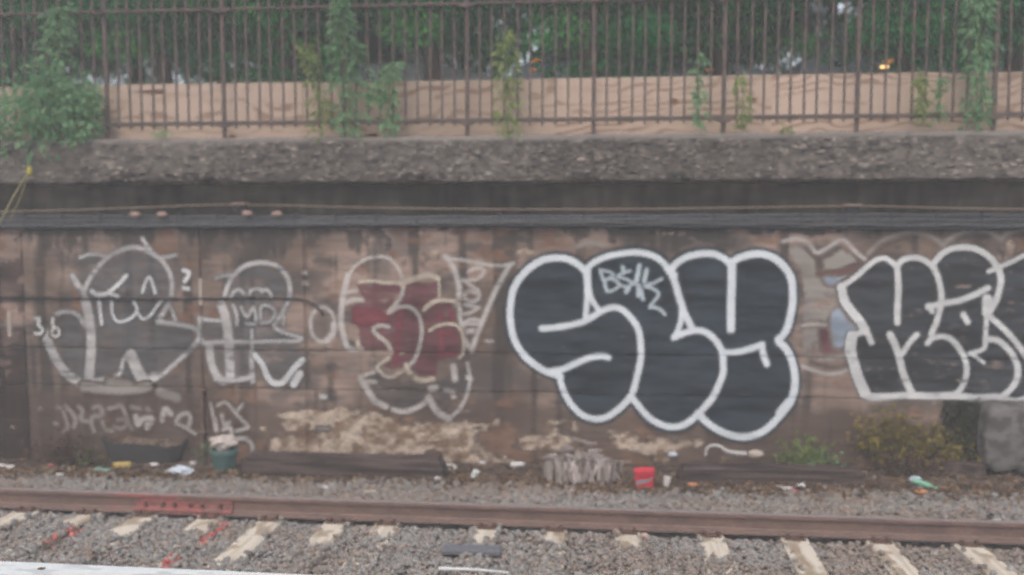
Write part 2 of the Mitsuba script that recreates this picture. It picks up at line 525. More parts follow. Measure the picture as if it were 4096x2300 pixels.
# coping: cast blocks of coarse pebbly concrete, their faces broken and uneven
CJ = [-14, -7.9, -4.25, at(2455, 600, 10.05)[0], 3.35, 7.2, 12]
CY, CB, CT = 10.03, 3.262, 3.775


def coping_block(x0, x1):
    nx, prof = max(20, int((x1 - x0) / .022)), []
    for z in np.linspace(CB, CT - .03, 26):
        prof.append((CY, z, 1.0))
    prof += [(CY + .012, CT - .012, .6), (CY + .04, CT, .5)] + [(y, CT, .35) for y in np.linspace(CY + .08, 10.95, 18)]
    prof = [(10.95, CB - .0, .0), (CY + .10, CB - .01, .3), (CY + .02, CB, .6)] + prof
    prof = np.array(prof)
    X = np.linspace(x0 + .004, x1 - .004, nx)
    gx, k = np.meshgrid(X, np.arange(len(prof)), indexing='ij')
    y, z, w = prof[k, 0], prof[k, 1], prof[k, 2]
    p = np.stack([gx * 5.5, y * 10, z * 14], -1)
    d = .018 * (meshkit.fbm(p, 4, 21) - .5) + .010 * (meshkit.noise(p * [2.5, 3, 3], 5) - .5) + .03 * (meshkit.fbm(np.stack([gx * .8, z * 2, 0 * z], -1), 2, 2) - .5)
    chip = np.clip(meshkit.fbm(np.stack([gx * 2.2, z * 0, z * 0], -1), 3, 33) - .56, 0, 1) * .55     # broken lower arris
    low = np.clip(1 - (z - CB) / .10, 0, 1)
    v = np.stack([gx, y - d * w + chip * low * .3 * (w > .5), z + chip * low * .5 * (w > .3) + .02 * (w > .2) * (w < .7) * (meshkit.fbm(np.stack([gx * 3, 0 * gx, 0 * gx], -1), 3, 41) - .5)], -1).reshape(-1, 3)
    i, j = np.meshgrid(np.arange(nx - 1), np.arange(len(prof) - 1), indexing='ij')
    a, m = (i * len(prof) + j).ravel(), len(prof)
    return v, np.stack([a, a + m, a + m + 1, a + 1], 1)


for x0, x1 in zip(CJ[:-1], CJ[1:]):
    part(wall, 'coping', ply(coping_block(x0, x1), 'coping_concrete', smooth=True))


# pale remains of cement render near the foot of the wall
def sheet(parent, name, sd, bsdf, off, reach, label=None):
    keep = np.minimum(np.minimum(sd[:-1, :-1], sd[1:, :-1]), np.minimum(sd[1:, 1:], sd[:-1, 1:])) < reach
    if not keep.any():
        return
    lab_, n_ = ndimage.label(keep, np.ones((3, 3)))
    sizes = ndimage.sum_labels(keep, lab_, range(1, n_ + 1))
    for q_ in range(1, n_ + 1):        # every separate dab or stroke is a part of its own
        if sizes[q_ - 1] >= 6:
            m, idx = cells(lab_ == q_, off)
            u = sd.ravel()[idx]
            part(parent, name, ply(m, bsdf, smooth=True, uv=np.stack([u, 0 * u], 1)), label)


pn = meshkit.fbm(np.stack([XX * 2.6, ZZ * 4.5, 0 * XX], -1), 5, 15)
reg = np.clip(1.15 - np.abs(XX + 3.0) / 1.35, 0, 1) * np.clip((.66 - ZZ) * 3, 0, 1) * .56 + np.clip(1 - np.abs(XX + .6) / 2.4, 0, 1) * np.clip((.52 - ZZ) * 3, 0, 1) * .42
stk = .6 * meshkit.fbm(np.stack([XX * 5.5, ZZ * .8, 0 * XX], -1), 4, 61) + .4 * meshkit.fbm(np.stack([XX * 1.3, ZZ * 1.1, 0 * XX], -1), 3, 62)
sheet(wall, 'soot_shade', (.50 - stk - np.clip(ZZ - 2.50, -.6, .6) * .8) * .25, 'soot_shade', .0012, .03, 'soot streaks and painted coping shade on the wall below the cables')  # soot streaks, with overhang shade painted in by the height ramp
sheet(wall, 'rust_stain', (.72 - reg - meshkit.fbm(np.stack([XX * 1.9, ZZ * 3.1, 0 * XX], -1), 4, 25)) * .3, 'rust_stain', .002, .03)
sheet(wall, 'render_patch', (.82 - reg - pn) * .3, 'pale_render', .003, .02, 'pale tan broken cement render at the foot of the wall')


# ------------------------------------------------------------------ graffiti: layers of paint lying on the wall
def far():
    return np.full(XX.shape, 9.0)


def seg_dist(px, pz, P):
    a, b = P[:-1], P[1:]
    best = np.full(px.shape, 9.0)
    for (ax, az), (bx_, bz_) in zip(a, b):
        dx, dz = bx_ - ax, bz_ - az
        t = np.clip(((px - ax) * dx + (pz - az) * dz) / (dx * dx + dz * dz + 1e-12), 0, 1)
        best = np.minimum(best, np.hypot(px - ax - t * dx, pz - az - t * dz))
    return best


def crop(ox, oy, s):
    def on_wall(pts):
        return np.array([at(ox + x * s, oy + y * s, YW)[[0, 2]] for x, y in pts])
    on_wall.s = s / FPX * 10.45
    return on_wall


def stroke(sd, c, pts, w, smooth=True):
    P = c(pts)
    P = curve(P, 5) if smooth else P
    h = w * c.s / 2
    m = h + .08
    i0, i1 = np.searchsorted(GX, [P[:, 0].min() - m, P[:, 0].max() + m])
    j0, j1 = np.searchsorted(GZ, [P[:, 1].min() - m, P[:, 1].max() + m])
    s = np.s_[i0:i1, j0:j1]
    if sd[s].size:
        sd[s] = np.minimum(sd[s], seg_dist(XX[s], ZZ[s], P) - h)


def poly(sd, c, pts, grow=0.0, smooth=True):
    P = c(list(pts) + [pts[0]])
    P = curve(P, 4) if smooth else P
    m = grow + .1
    i0, i1 = np.searchsorted(GX, [P[:, 0].min() - m, P[:, 0].max() + m])
    j0, j1 = np.searchsorted(GZ, [P[:, 1].min() - m, P[:, 1].max() + m])
    s = np.s_[i0:i1, j0:j1]
    inside = shapely.contains_xy(shapely.Polygon(P).buffer(0), XX[s], ZZ[s])
    d = seg_dist(XX[s], ZZ[s], P)
    sd[s] = np.minimum(sd[s], np.where(inside, -d, d) - grow)


def layer(parent, name, bsdf, off, items, reach=.03, label=None):
    sd = far()
    for c, kind, *a in items:
        (stroke if kind == 's' else poly)(sd, c, *a)
    return sheet(parent, name, sd, bsdf, off, reach, label)


cA, cB, cC = crop(100, 920, .5533), crop(760, 980, .415), crop(1250, 960, .5878)
cD, cE, cF = crop(1980, 940, .4841), crop(2580, 960, .5809), crop(3120, 900, .5533)
cG, cH, cZ = crop(150, 1560, .3494), crop(2350, 1050, .1729), crop(2000, 1120, .42885)
S, Pp = 's', 'p'
L1, L2, L3, L4 = .004, .008, .012, .016

# the big black bubble letters with the white outline
big = thing('graffiti', 'large fresh black bubble letters with thick white outline, the biggest graffiti on the wall', 'graffiti')
d1 = [(745, 300), (690, 245), (600, 200), (500, 188), (400, 205), (300, 260), (210, 350), (152, 450), (132, 550), (124, 650), (132, 750), (155, 850), (195, 930), (255, 1010), (335, 1075), (420, 1125), (500, 1155), (540, 1170)]
d2 = [(550, 880), (575, 980), (620, 1090), (690, 1190), (780, 1265), (890, 1295), (1000, 1275), (1110, 1200), (1200, 1110), (1240, 1040), (1270, 930), (1300, 800), (1315, 700), (1312, 600), (1300, 500), (1270, 420), (1220, 350), (1160, 290), (1090, 256), (1020, 260), (950, 290), (880, 330), (800, 378), (700, 410), (600, 430), (490, 445), (390, 452)]
d5 = [(750, 285), (820, 225), (920, 180), (1030, 155), (1150, 143), (1250, 155), (1340, 190), (1420, 260), (1485, 330)]
e9 = [(200, 670), (270, 640), (340, 622), (400, 628), (450, 655), (500, 710), (530, 770), (538, 850), (535, 920), (505, 1000), (465, 1080), (400, 1160), (345, 1215), (290, 1260), (220, 1285), (140, 1280), (60, 1245), (0, 1195), (-45, 1140), (-84, 1092)]
e10 = [(175, 210), (210, 165), (280, 120), (350, 98), (430, 92), (500, 105), (560, 140), (597, 185)]
e11 = [(600, 155), (640, 125), (720, 100), (800, 95), (880, 120), (950, 175), (1000, 250), (1015, 340), (1015, 430), (1000, 520), (980, 600), (950, 655), (915, 690), (960, 735), (1000, 800), (1022, 880), (1032, 960), (1025, 1040), (1000, 1110), (960, 1170), (900, 1240), (850, 1290), (780, 1335), (700, 1355), (620, 1350), (540, 1325), (460, 1280), (400, 1230), (365, 1190)]
sil = [(1980 + x * .4841, 940 + y * .4841) for x, y in d1[::-1] + d5] + [(2580 + x * .5809, 960 + y * .5809) for x, y in e10 + e11 + e9[12:]] + [(2000 + x * .42885, 1120 + y * .42885) for x, y in d2[8::-1]]
c0 = crop(0, 0, 1.0)
layer(big, 'fill', 'paint_black', L1, [(c0, Pp, sil, .075, False)], .045)
layer(big, 'outline', 'paint_white', L2, [
    (cD, S, d1, 56), (cZ, S, d2, 58), (cZ, S, [(480, 850), (580, 832), (680, 790), (780, 745), (880, 715), (960, 710), (1010, 725)], 58),
    (cD, S, [(748, 300), (757, 400), (760, 500), (755, 590), (750, 690)], 46), (cD, S, [(770, 300), (772, 400), (785, 490), (812, 555), (865, 625)], 44),
    (cD, S, d5, 50), (cE, S, [(150, 190), (195, 260), (225, 360), (250, 440), (275, 510), (330, 618)], 46),
    (cE, S, [(252, 490), (245, 560), (225, 620), (200, 670)], 36), (cE, S, e9, 44), (cE, S, e10, 46), (cE, S, e11, 48),
    (cE, S, [(596, 150), (596, 300), (592, 450), (590, 615)], 54), (cE, S, [(530, 775), (620, 772), (720, 750), (805, 718)], 42), (cE, S, [(803, 718), (815, 790), (838, 855)], 42),
    (cE, S, [(990, 1120), (930, 1190)], 62)], .02)
tg = thing('graffiti', 'small thin white tag reading BSHK sprayed on the big black bubble letters', 'graffiti')
layer(tg, 'lettering', 'paint_white_tag', L3, [
    (cH, S, [(290, 170), (340, 330), (400, 480), (430, 620), (480, 670)], 78), (cH, S, [(280, 175), (420, 190), (560, 240), (600, 290), (520, 340), (440, 390)], 58),
    (cH, S, [(440, 390), (540, 370), (640, 410), (720, 500), (700, 570), (600, 640), (480, 670)], 66), (cH, S, [(990, 190), (880, 220), (760, 270), (700, 320), (820, 360), (960, 420), (1060, 490)], 62),
    (cH, S, [(1040, 500), (940, 550), (860, 560), (780, 530), (690, 440)], 62), (cH, S, [(810, 110), (832, 170)], 90), (cH, S, [(950, 590), (890, 680)], 100),
    (cH, S, [(1200, 70), (1170, 250), (1130, 420)], 105), (cH, S, [(1370, 165), (1310, 440)], 95), (cH, S, [(1000, 440), (1100, 500), (1220, 525)], 62), (cH, S, [(1185, 600), (1185, 760)], 115), (cH, S, [(1240, 640), (1285, 850)], 85),
    (cH, S, [(1720, 370), (1560, 460), (1330, 530)], 66), (cH, S, [(1330, 550), (1480, 590), (1600, 660), (1650, 740), (1570, 860), (1470, 980), (1440, 1040)], 72), (cH, S, [(1440, 1030), (1600, 1050), (1720, 1120), (1790, 1200)], 74)], .004)
fa = thing('graffiti', 'faint brown arch of old paint above the big black bubble letters', 'graffiti')
layer(fa, 'line', 'paint_grey_old', L1 / 2, [(cD, S, [(680, 95), (780, 62), (880, 80), (960, 125)], 32)])

# old coloured piece between the two black ones
om = thing('graffiti', 'old faded piece with maroon and pale blue paint under a grey scalloped top line', 'graffiti')
layer(om, 'fill', 'paint_grey_old', L1 / 2, [(cF, Pp, [(60, 150), (170, 130), (270, 220), (440, 130), (600, 260), (560, 400), (430, 600), (500, 940), (300, 1000), (180, 990), (150, 500)])])
layer(om, 'maroon_band', 'paint_maroon', L1 * .75, [(cF, Pp, [(275, 345), (400, 340), (520, 300), (600, 265), (590, 290), (500, 330), (380, 362), (290, 360)]), (cF, Pp, [(290, 760), (345, 745), (370, 880), (450, 905), (330, 925), (300, 870)])])
layer(om, 'blue_patch', 'paint_blue', L1 * .75, [(cF, Pp, [(370, 640), (420, 600), (460, 650), (490, 700), (540, 720), (550, 790), (490, 870), (400, 890), (370, 800), (362, 720)]), (cF, Pp, [(310, 380), (450, 362), (540, 340), (440, 415), (350, 430)])])
layer(om, 'black_line', 'paint_black_worn', L1 * .75, [(cF, S, [(40, 140), (120, 118), (180, 140), (240, 195), (275, 225), (350, 195), (410, 155), (455, 135), (500, 175)], 22), (cF, S, [(640, 230), (700, 175), (770, 130), (850, 100)], 30), (cF, S, [(1230, 130), (1320, 85), (1410, 65)], 30),
                                                    (cF, S, [(230, 985), (300, 1020), (400, 1042), (480, 1028)], 22), (cF, S, [(280, 225), (285, 300)], 18)])  # worn black paint strokes along the pale outline
layer(om, 'outline', 'paint_white_old', L1, [(cF, S, [(20, 118), (110, 98), (170, 112), (230, 160), (265, 200), (340, 165), (400, 125), (450, 105), (500, 145), (560, 208), (612, 245)], 24), (cF, S, [(160, 725), (240, 715), (330, 722)], 18), (cF, S, [(150, 1015), (230, 1045), (320, 1070), (400, 1072), (480, 1050)], 24)])
layer(om, 'top_line', 'paint_grey_old', L1, [(cF, S, [(612, 245), (650, 190), (720, 125), (800, 85), (900, 60), (1000, 60), (1080, 80), (1140, 115), (1180, 148)], 26), (cF, S, [(1180, 148), (1220, 105), (1300, 60), (1400, 40), (1500, 48), (1560, 78), (1598, 105)], 26), (cF, S, [(1598, 105), (1640, 60), (1710, 38), (1790, 35)], 26)])

# right-hand black letters
rb = thing('graffiti', 'worn black bubble letters with greyish white outline above the yellowing bush', 'graffiti')
layer(rb, 'fill', 'paint_black_worn', L2 * .8, [(cF, Pp, [(430, 440), (560, 350), (700, 245), (770, 240), (840, 300), (900, 240), (980, 235), (1110, 275), (1180, 200), (1320, 160), (1480, 205), (1590, 310), (1800, 190), (1800, 1265), (1710, 1275), (1550, 1240), (1300, 1240), (1000, 1240), (620, 1230), (520, 1000), (500, 820), (600, 760), (490, 600), (440, 540)], 0, False)], .045)
layer(rb, 'outline', 'paint_white_worn', L3, [
    (cF, S, [(425, 440), (480, 420), (560, 360), (640, 290), (700, 250), (750, 240), (800, 265), (842, 310)], 36), (cF, S, [(842, 300), (850, 400), (850, 500), (845, 600), (843, 705)], 44),
    (cF, S, [(840, 300), (880, 255), (950, 235), (1020, 245), (1080, 280), (1120, 330), (1150, 420), (1165, 520), (1150, 620), (1120, 710), (1088, 785)], 40),
    (cF, S, [(1115, 270), (1160, 215), (1230, 175), (1320, 160), (1400, 170), (1480, 205), (1540, 260), (1580, 330), (1595, 400), (1580, 480), (1560, 540), (1530, 590), (1500, 640)], 42),
    (cF, S, [(1505, 335), (1590, 300), (1680, 260), (1790, 205)], 32), (cF, S, [(1065, 590), (1180, 565), (1290, 545), (1400, 505), (1500, 455)], 42), (cF, S, [(1070, 580), (1095, 625)], 34),
    (cF, S, [(1495, 535), (1490, 635)], 66), (cF, S, [(1490, 620), (1482, 740), (1478, 830), (1470, 890), (1400, 918), (1370, 925)], 32), (cF, S, [(1370, 925), (1430, 965), (1470, 995)], 22),
    (cF, S, [(440, 450), (460, 540), (505, 610), (570, 690), (610, 755)], 62), (cF, S, [(510, 825), (545, 790), (620, 775), (658, 850)], 38), (cF, S, [(515, 800), (505, 900), (530, 1000), (560, 1100), (610, 1210)], 74),
    (cF, S, [(600, 1225), (650, 1240), (800, 1240), (950, 1230), (1100, 1240), (1250, 1232), (1400, 1250), (1560, 1242)], 52), (cF, S, [(790, 790), (830, 870), (860, 960), (880, 1050), (910, 1130), (955, 1220)], 48), (cF, S, [(985, 790), (930, 850), (885, 925)], 38),
    (cF, S, [(1060, 855), (1100, 815), (1180, 805), (1240, 830), (1290, 890), (1330, 960), (1345, 1040), (1330, 1120), (1290, 1200), (1220, 1240)], 38),
    (cF, S, [(1480, 825), (1560, 830), (1630, 880), (1690, 960), (1715, 1050), (1700, 1130), (1650, 1200), (1590, 1245)], 42), (cF, S, [(1500, 650), (1580, 720), (1650, 790), (1720, 870), (1790, 970)], 40),
    (cF, S, [(1590, 1250), (1650, 1270), (1710, 1275), (1790, 1250)], 52), (cF, S, [(1320, 645), (1350, 700)], 40)], .004)

# maroon piece with thin pale outline
mr = thing('graffiti', 'maroon letters with thin cream outline on the bare brown wall, between two vertical tags', 'graffiti')
layer(mr, 'base_coat', 'paint_thin_black', L1 / 2, [(cC, Pp, [(340, 930), (450, 900), (560, 930), (830, 950), (1060, 860), (1072, 1000), (1030, 1100), (930, 1205), (800, 1090), (650, 1150), (500, 1120), (400, 1040)])], .045, 'greyish black lower part with broken white outline')
layer(mr, 'fill', 'paint_maroon', L1, [(cC, Pp, [(300, 300), (450, 296), (610, 298), (620, 312), (640, 296), (860, 285), (855, 370), (830, 410), (900, 420), (970, 440), (1000, 520), (965, 560), (1010, 600), (1030, 680), (1020, 760), (960, 800), (855, 815), (840, 920), (760, 945), (690, 890), (640, 860), (540, 885), (490, 860), (545, 800), (540, 752), (330, 748), (318, 600), (268, 560), (262, 450), (345, 410)], 0, False)])
layer(mr, 'highlight', 'paint_red', L2 * .8, [(cC, S, [(600, 480), (585, 650), (568, 825)], 30), (cC, S, [(870, 520), (875, 640), (880, 780)], 32), (cC, S, [(900, 630), (950, 650), (1010, 655)], 24), (cC, S, [(885, 782), (990, 772)], 26), (cC, Pp, [(280, 470), (420, 470), (520, 520), (470, 580), (330, 580), (285, 540)]), (cC, Pp, [(940, 450), (985, 480), (985, 540), (930, 550)])], .004)
layer(mr, 'outline', 'paint_white_old', L3, [
    (cC, S, [(245, 240), (300, 170), (370, 128), (450, 112), (520, 125), (570, 172), (602, 230), (620, 300), (610, 370), (570, 432), (520, 492)], 20), (cC, S, [(330, 745), (250, 738), (215, 650), (198, 550), (205, 430), (222, 330), (245, 240)], 40), (cC, S, [(225, 355), (300, 345)], 24), (cC, S, [(235, 425), (280, 405), (340, 408)], 26),
    (cC, S, [(530, 490), (580, 460), (650, 452), (700, 480), (735, 540), (745, 620), (735, 700), (715, 770), (690, 820), (650, 868), (620, 890)], 20), (cC, S, [(520, 590), (470, 580), (425, 595), (420, 622), (460, 660), (510, 700), (540, 765)], 21)], .004)
layer(mr, 'cream_outline', 'paint_cream', L4, [
    (cC, S, [(320, 285), (420, 278), (500, 290), (610, 285)], 20), (cC, S, [(600, 290), (700, 262), (790, 237), (855, 260)], 38), (cC, S, [(862, 270), (866, 390)], 13), (cC, S, [(760, 475), (810, 430), (870, 410), (960, 416), (1000, 440)], 24),
    (cC, S, [(800, 615), (850, 585), (920, 570), (980, 580), (1015, 620), (1030, 690), (1025, 770), (1000, 800)], 20), (cC, S, [(440, 872), (490, 920), (540, 930), (600, 900)], 24), (cC, S, [(640, 850), (650, 885), (690, 930), (740, 955), (820, 945)], 32), (cC, S, [(520, 800), (440, 860)], 20), (cC, S, [(310, 690), (325, 748)], 30)], .004)
layer(mr, 'lower_outline', 'paint_white_old', L3, [
    (cC, S, [(330, 940), (365, 1000), (400, 1060), (430, 1100), (500, 1132)], 44), (cC, S, [(550, 1152), (620, 1168), (700, 1145), (762, 1110)], 34), (cC, S, [(790, 1075), (830, 1140), (880, 1190), (930, 1215)], 48), (cC, S, [(955, 1195), (1000, 1150), (1040, 1080), (1066, 1000), (1070, 920), (1055, 840)], 24),
    (cC, S, [(805, 1010), (840, 1005)], 44), (cC, S, [(960, 860), (970, 945)], 44), (cC, S, [(1055, 935), (1080, 945)], 30), (cC, S, [(900, 1020), (960, 1030)], 20), (cC, S, [(955, 1065), (965, 1070)], 26), (cC, S, [(355, 920), (420, 900)], 24), (cC, S, [(380, 960), (430, 965)], 24)], .004)
oo = thing('graffiti', 'pale thin ring shaped letter O left of the maroon letters', 'graffiti')
layer(oo, 'line', 'paint_white_old', L1, [(cB, S, [(1280 + 118 * math.cos(t), 765 + 165 * math.sin(t)) for t in np.linspace(-1.2, 5.1, 22)], 34), (cB, S, [(1390, 760), (1380, 850), (1320, 920)], 60)])
vt = thing('graffiti', 'tall white V shaped tag with small letters written down its middle', 'graffiti')
layer(vt, 'lettering', 'paint_white_old', L2, [
    (cC, S, [(905, 112), (950, 170), (985, 260), (1000, 350), (985, 440)], 36), (cC, S, [(930, 120), (1050, 142), (1180, 165), (1270, 178), (1370, 158)], 22), (cC, S, [(1340, 180), (1290, 260), (1220, 400), (1170, 520), (1130, 620), (1100, 700), (1082, 752)], 32), (cC, S, [(1000, 440), (1010, 560), (1040, 680), (1085, 755)], 27),
    (cC, S, [(1060, 215), (1100, 195), (1150, 190), (1165, 220), (1130, 260), (1070, 275), (1020, 270)], 17), (cC, S, [(1020, 270), (1080, 310), (1130, 350), (1125, 400), (1085, 420), (1045, 405), (1035, 370), (1070, 345), (1110, 360)], 19),
    (cC, S, [(1040, 440), (1130, 460)], 18), (cC, S, [(1010, 500), (1060, 500), (1135, 460)], 17), (cC, S, [(1015, 570), (1080, 540), (1150, 550)], 24), (cC, S, [(1060, 622), (1090, 618)], 34), (cC, S, [(1010, 600), (1060, 570), (1140, 575)], 18)])

# left throw-up
lf = thing('graffiti', 'faded grey domed letters with broad dusty white outline, leftmost large piece on the wall', 'graffiti')
layer(lf, 'fill', 'paint_black_old', L1, [
    (cA, Pp, [(455, 400), (500, 310), (570, 230), (660, 170), (780, 145), (880, 165), (970, 220), (1030, 300), (1050, 400), (1040, 510), (1000, 600), (960, 660), (1090, 680), (1210, 705), (1240, 745), (1190, 870), (1080, 960), (980, 1045), (900, 1060), (860, 1000), (810, 900), (750, 880), (700, 930), (680, 1040), (520, 1070), (500, 700), (480, 520)], 0, False),
    (cA, Pp, [(395, 240), (450, 190), (570, 185), (480, 290), (430, 390), (395, 330)]), (cA, Pp, [(220, 620), (300, 605), (370, 640), (420, 760), (435, 900), (430, 1080), (340, 1000), (260, 900), (225, 780)]), (cA, Pp, [(700, 950), (740, 930), (800, 1110), (740, 1080), (690, 1050)], 0, False), (cA, S, [(1090, 230), (1110, 330), (1100, 420)], 50)], .045)
layer(lf, 'outline', 'paint_white_dusty', L2, [
    (cA, S, [(440, 510), (465, 620), (480, 750), (480, 870), (472, 980), (465, 1085)], 74), (cA, S, [(150, 740), (180, 830), (235, 950), (310, 1040), (400, 1105), (470, 1120)], 70), (cA, S, [(195, 630), (260, 595), (340, 590), (400, 630), (432, 690)], 30),
    (cA, S, [(425, 460), (460, 370), (520, 280), (600, 200), (700, 145), (790, 125), (880, 150), (980, 210), (1040, 290), (1065, 380), (1060, 480), (1040, 525), (1000, 600), (960, 665)], 34), (cA, S, [(960, 665), (1050, 675), (1150, 690), (1230, 710), (1265, 760), (1230, 830), (1170, 890), (1080, 970), (990, 1048), (920, 1065)], 32),
    (cA, S, [(430, 1100), (550, 1080), (680, 1045), (710, 950), (740, 905), (790, 890)], 28), (cA, S, [(770, 905), (800, 980), (840, 1060), (880, 1085)], 90), (cA, S, [(860, 1100), (940, 1060)], 70), (cA, S, [(345, 330), (385, 400), (430, 455)], 46), (cA, S, [(400, 200), (480, 175), (580, 185)], 24), (cA, S, [(850, 60), (900, 130), (980, 200), (1090, 180)], 28), (cA, S, [(1050, 545), (1090, 650)], 22)], .004)
layer(lf, 'smear', 'paint_grey_old', L3, [(cA, S, [(430, 1130), (600, 1150), (800, 1150), (890, 1130)], 70), (cA, S, [(980, 1170), (1100, 1210)], 70), (cA, S, [(620, 1100), (760, 1120)], 60)])
yo = thing('graffiti', 'thin white scrawled letters inside the domed grey throw-up at the far left', 'graffiti')
layer(yo, 'lettering', 'paint_white_worn', L3, [
    (cA, S, [(485, 440), (530, 465), (600, 455), (680, 390), (735, 330)], 32), (cA, S, [(600, 455), (680, 478)], 24), (cA, S, [(850, 450), (880, 365), (910, 345), (945, 455)], 26), (cA, S, [(540, 520), (560, 680)], 26), (cA, S, [(630, 520), (635, 600), (670, 660), (730, 655), (790, 620), (815, 570), (790, 520)], 22),
    (cA, S, [(820, 600), (850, 640), (900, 625), (950, 560), (1000, 500)], 20), (cA, S, [(1150, 290), (1190, 310), (1160, 370)], 34), (cA, S, [(1150, 420), (1185, 425)], 30)], .004)
tf = thing('graffiti', 'small pinkish white number 35 at the far left of the wall', 'graffiti')
layer(tf, 'lettering', 'paint_dab', L3, [(cA, S, [(80, 640), (112, 640), (100, 682), (132, 720), (110, 750), (75, 745)], 22), (cA, S, [(208, 640), (205, 665)], 26), (cA, S, [(225 + 27 * math.cos(t), 738 + 32 * math.sin(t)) for t in np.linspace(-2, 4.4, 14)] + [(205, 690)], 18)])

# second left throw-up
l2 = thing('graffiti', 'smaller faded white outlined letters with domed top right of the cream strip, letters MD inside', 'graffiti')
layer(l2, 'fill', 'paint_black_old', L1, [
    (cB, Pp, [(375, 480), (420, 360), (500, 260), (600, 210), (700, 200), (800, 225), (880, 290), (930, 380), (935, 480), (930, 560), (860, 640), (810, 760), (860, 820), (1060, 890), (1010, 960), (1090, 1060), (1050, 1130), (950, 1200), (880, 1280), (800, 1260), (740, 1150), (690, 1060), (600, 1040), (590, 1250), (440, 1260), (420, 900), (390, 560)], 0, False),
    (cB, Pp, [(110, 740), (310, 740), (320, 900), (110, 920)], 0, False), (cB, Pp, [(245, 960), (320, 960), (340, 1260), (300, 1250), (260, 1130)], 0, False), (cB, Pp, [(860, 690), (910, 640), (900, 790), (850, 770)], 0, False)], .045)
layer(l2, 'outline', 'paint_white_dusty', L2, [
    (cB, S, [(340, 480), (370, 390), (430, 290), (520, 210), (620, 175), (720, 170), (820, 195), (900, 250), (950, 330), (970, 420), (965, 500)], 46), (cB, S, [(950, 550), (900, 640), (860, 700), (815, 760), (830, 800), (900, 838), (1000, 870), (1085, 902), (1000, 928), (800, 930), (600, 930), (300, 935), (120, 950)], 40), (cB, S, [(910, 640), (905, 790)], 24),
    (cB, S, [(310, 580), (350, 700), (370, 850), (380, 1000), (385, 1150), (390, 1280)], 96), (cB, S, [(90, 700), (180, 720), (300, 730)], 36), (cB, S, [(95, 720), (102, 860), (130, 930)], 36), (cB, S, [(190, 960), (200, 1080), (220, 1180), (260, 1260), (330, 1320)], 80),
    (cB, S, [(250, 1290), (400, 1300), (520, 1290), (600, 1270)], 50), (cB, S, [(600, 1040), (595, 1150), (605, 1310)], 52), (cB, S, [(600, 820), (600, 1000)], 26), (cB, S, [(250, 330), (300, 300), (400, 290)], 30)], .004)
layer(l2, 'white_zigzag', 'paint_white_worn', L3, [(cB, S, [(630, 1060), (700, 1150), (740, 1250), (800, 1325), (880, 1328), (950, 1260), (1010, 1180), (1085, 1110)], 62), (cB, S, [(1000, 1340), (1060, 1240)], 74)], .004)
layer(l2, 'lettering', 'paint_white_dusty', L4, [
    (cB, S, [(400, 500), (430, 450), (480, 430), (530, 470)], 32), (cB, S, [(580, 470), (600, 430), (660, 415), (705, 445)], 32), (cB, S, [(700, 450), (740, 430), (780, 465), (792, 500)], 32), (cB, S, [(425, 580), (460, 680), (460, 770)], 34), (cB, S, [(500, 600), (560, 690), (620, 600), (640, 750), (550, 750)], 30), (cB, S, [(690, 750), (690, 600), (760, 585), (820, 625), (820, 685), (770, 740), (690, 750)], 27)], .004)
sc = thing('graffiti', 'blurred row of pale scribbled letters low on the wall above the dark trough', 'graffiti')
layer(sc, 'lettering', 'paint_grey_old', L1, [
    (cG, S, [(230, 195), (270, 205)], 36), (cG, S, [(200, 380), (230, 388)], 36), (cG, S, [(330, 180), (380, 240), (440, 330), (420, 420)], 46), (cG, S, [(480, 190), (520, 240), (500, 330), (580, 360)], 44), (cG, S, [(640, 200), (700, 180), (745, 235), (725, 300), (640, 300), (620, 380), (650, 470)], 44), (cG, S, [(820, 210), (900, 190), (960, 170), (1020, 300), (1085, 440)], 42),
    (cG, S, [(920, 340), (1000, 335), (1020, 400), (950, 440), (880, 420)], 40), (cG, S, [(1080, 190), (1180, 210)], 44), (cG, S, [(1260, 210), (1300, 260)], 50), (cG, S, [(300, 250), (350, 420), (300, 480)], 36), (cG, S, [(740, 350), (780, 450), (860, 470)], 36)])
layer(sc, 'bright_lettering', 'paint_white_old', L2, [(cG, S, [(1130, 300), (1150, 390), (1210, 330), (1310, 320), (1260, 420)], 66), (cG, S, [(1430, 340), (1460, 215), (1530, 270)], 62), (cG, S, [(1590, 350), (1640, 285), (1720, 270), (1755, 330), (1735, 400)], 44), (cG, S, [(1590, 380), (1700, 430), (1810, 500)], 30)])
ar = thing('graffiti', 'pale arrow shaped scrawl low on the wall above the green bucket', 'graffiti')
layer(ar, 'lettering', 'paint_white_old', L1, [
    (cG, S, [(1980, 150), (2010, 300)], 26), (cG, S, [(2060, 175), (2150, 140), (2230, 220), (2330, 330), (2415, 410), (2380, 440), (2280, 468)], 32), (cG, S, [(2350, 160), (2290, 235)], 28), (cG, S, [(2030, 330), (2050, 460)], 50), (cG, S, [(2110, 290), (2140, 390), (2200, 370)], 36), (cG, S, [(2130, 450), (2200, 430), (2225, 490), (2220, 620)], 42), (cG, S, [(2270, 560), (2380, 555), (2450, 610), (2465, 690)], 44)])
bl = thing('graffiti', 'bare square dabs of white paint on the brown wall beside the dark vertical joint', 'graffiti')
layer(bl, 'dab', 'paint_white_old', L2, [(cB, S, [(1100, 265), (1120, 268)], 34), (cB, S, [(1100, 365), (1130, 368)], 34), (cC, S, [(60, 1065), (85, 1068)], 34), (cC, S, [(1180, 688), (1230, 690)], 14), (cC, S, [(40, 1282), (110, 1283)], 10)])

# ------------------------------------------------------------------ on the wall: strips, pipe, cables
def wy(x, z, off):
    return YW - relief(np.array([x]), np.array([z]))[0] - off


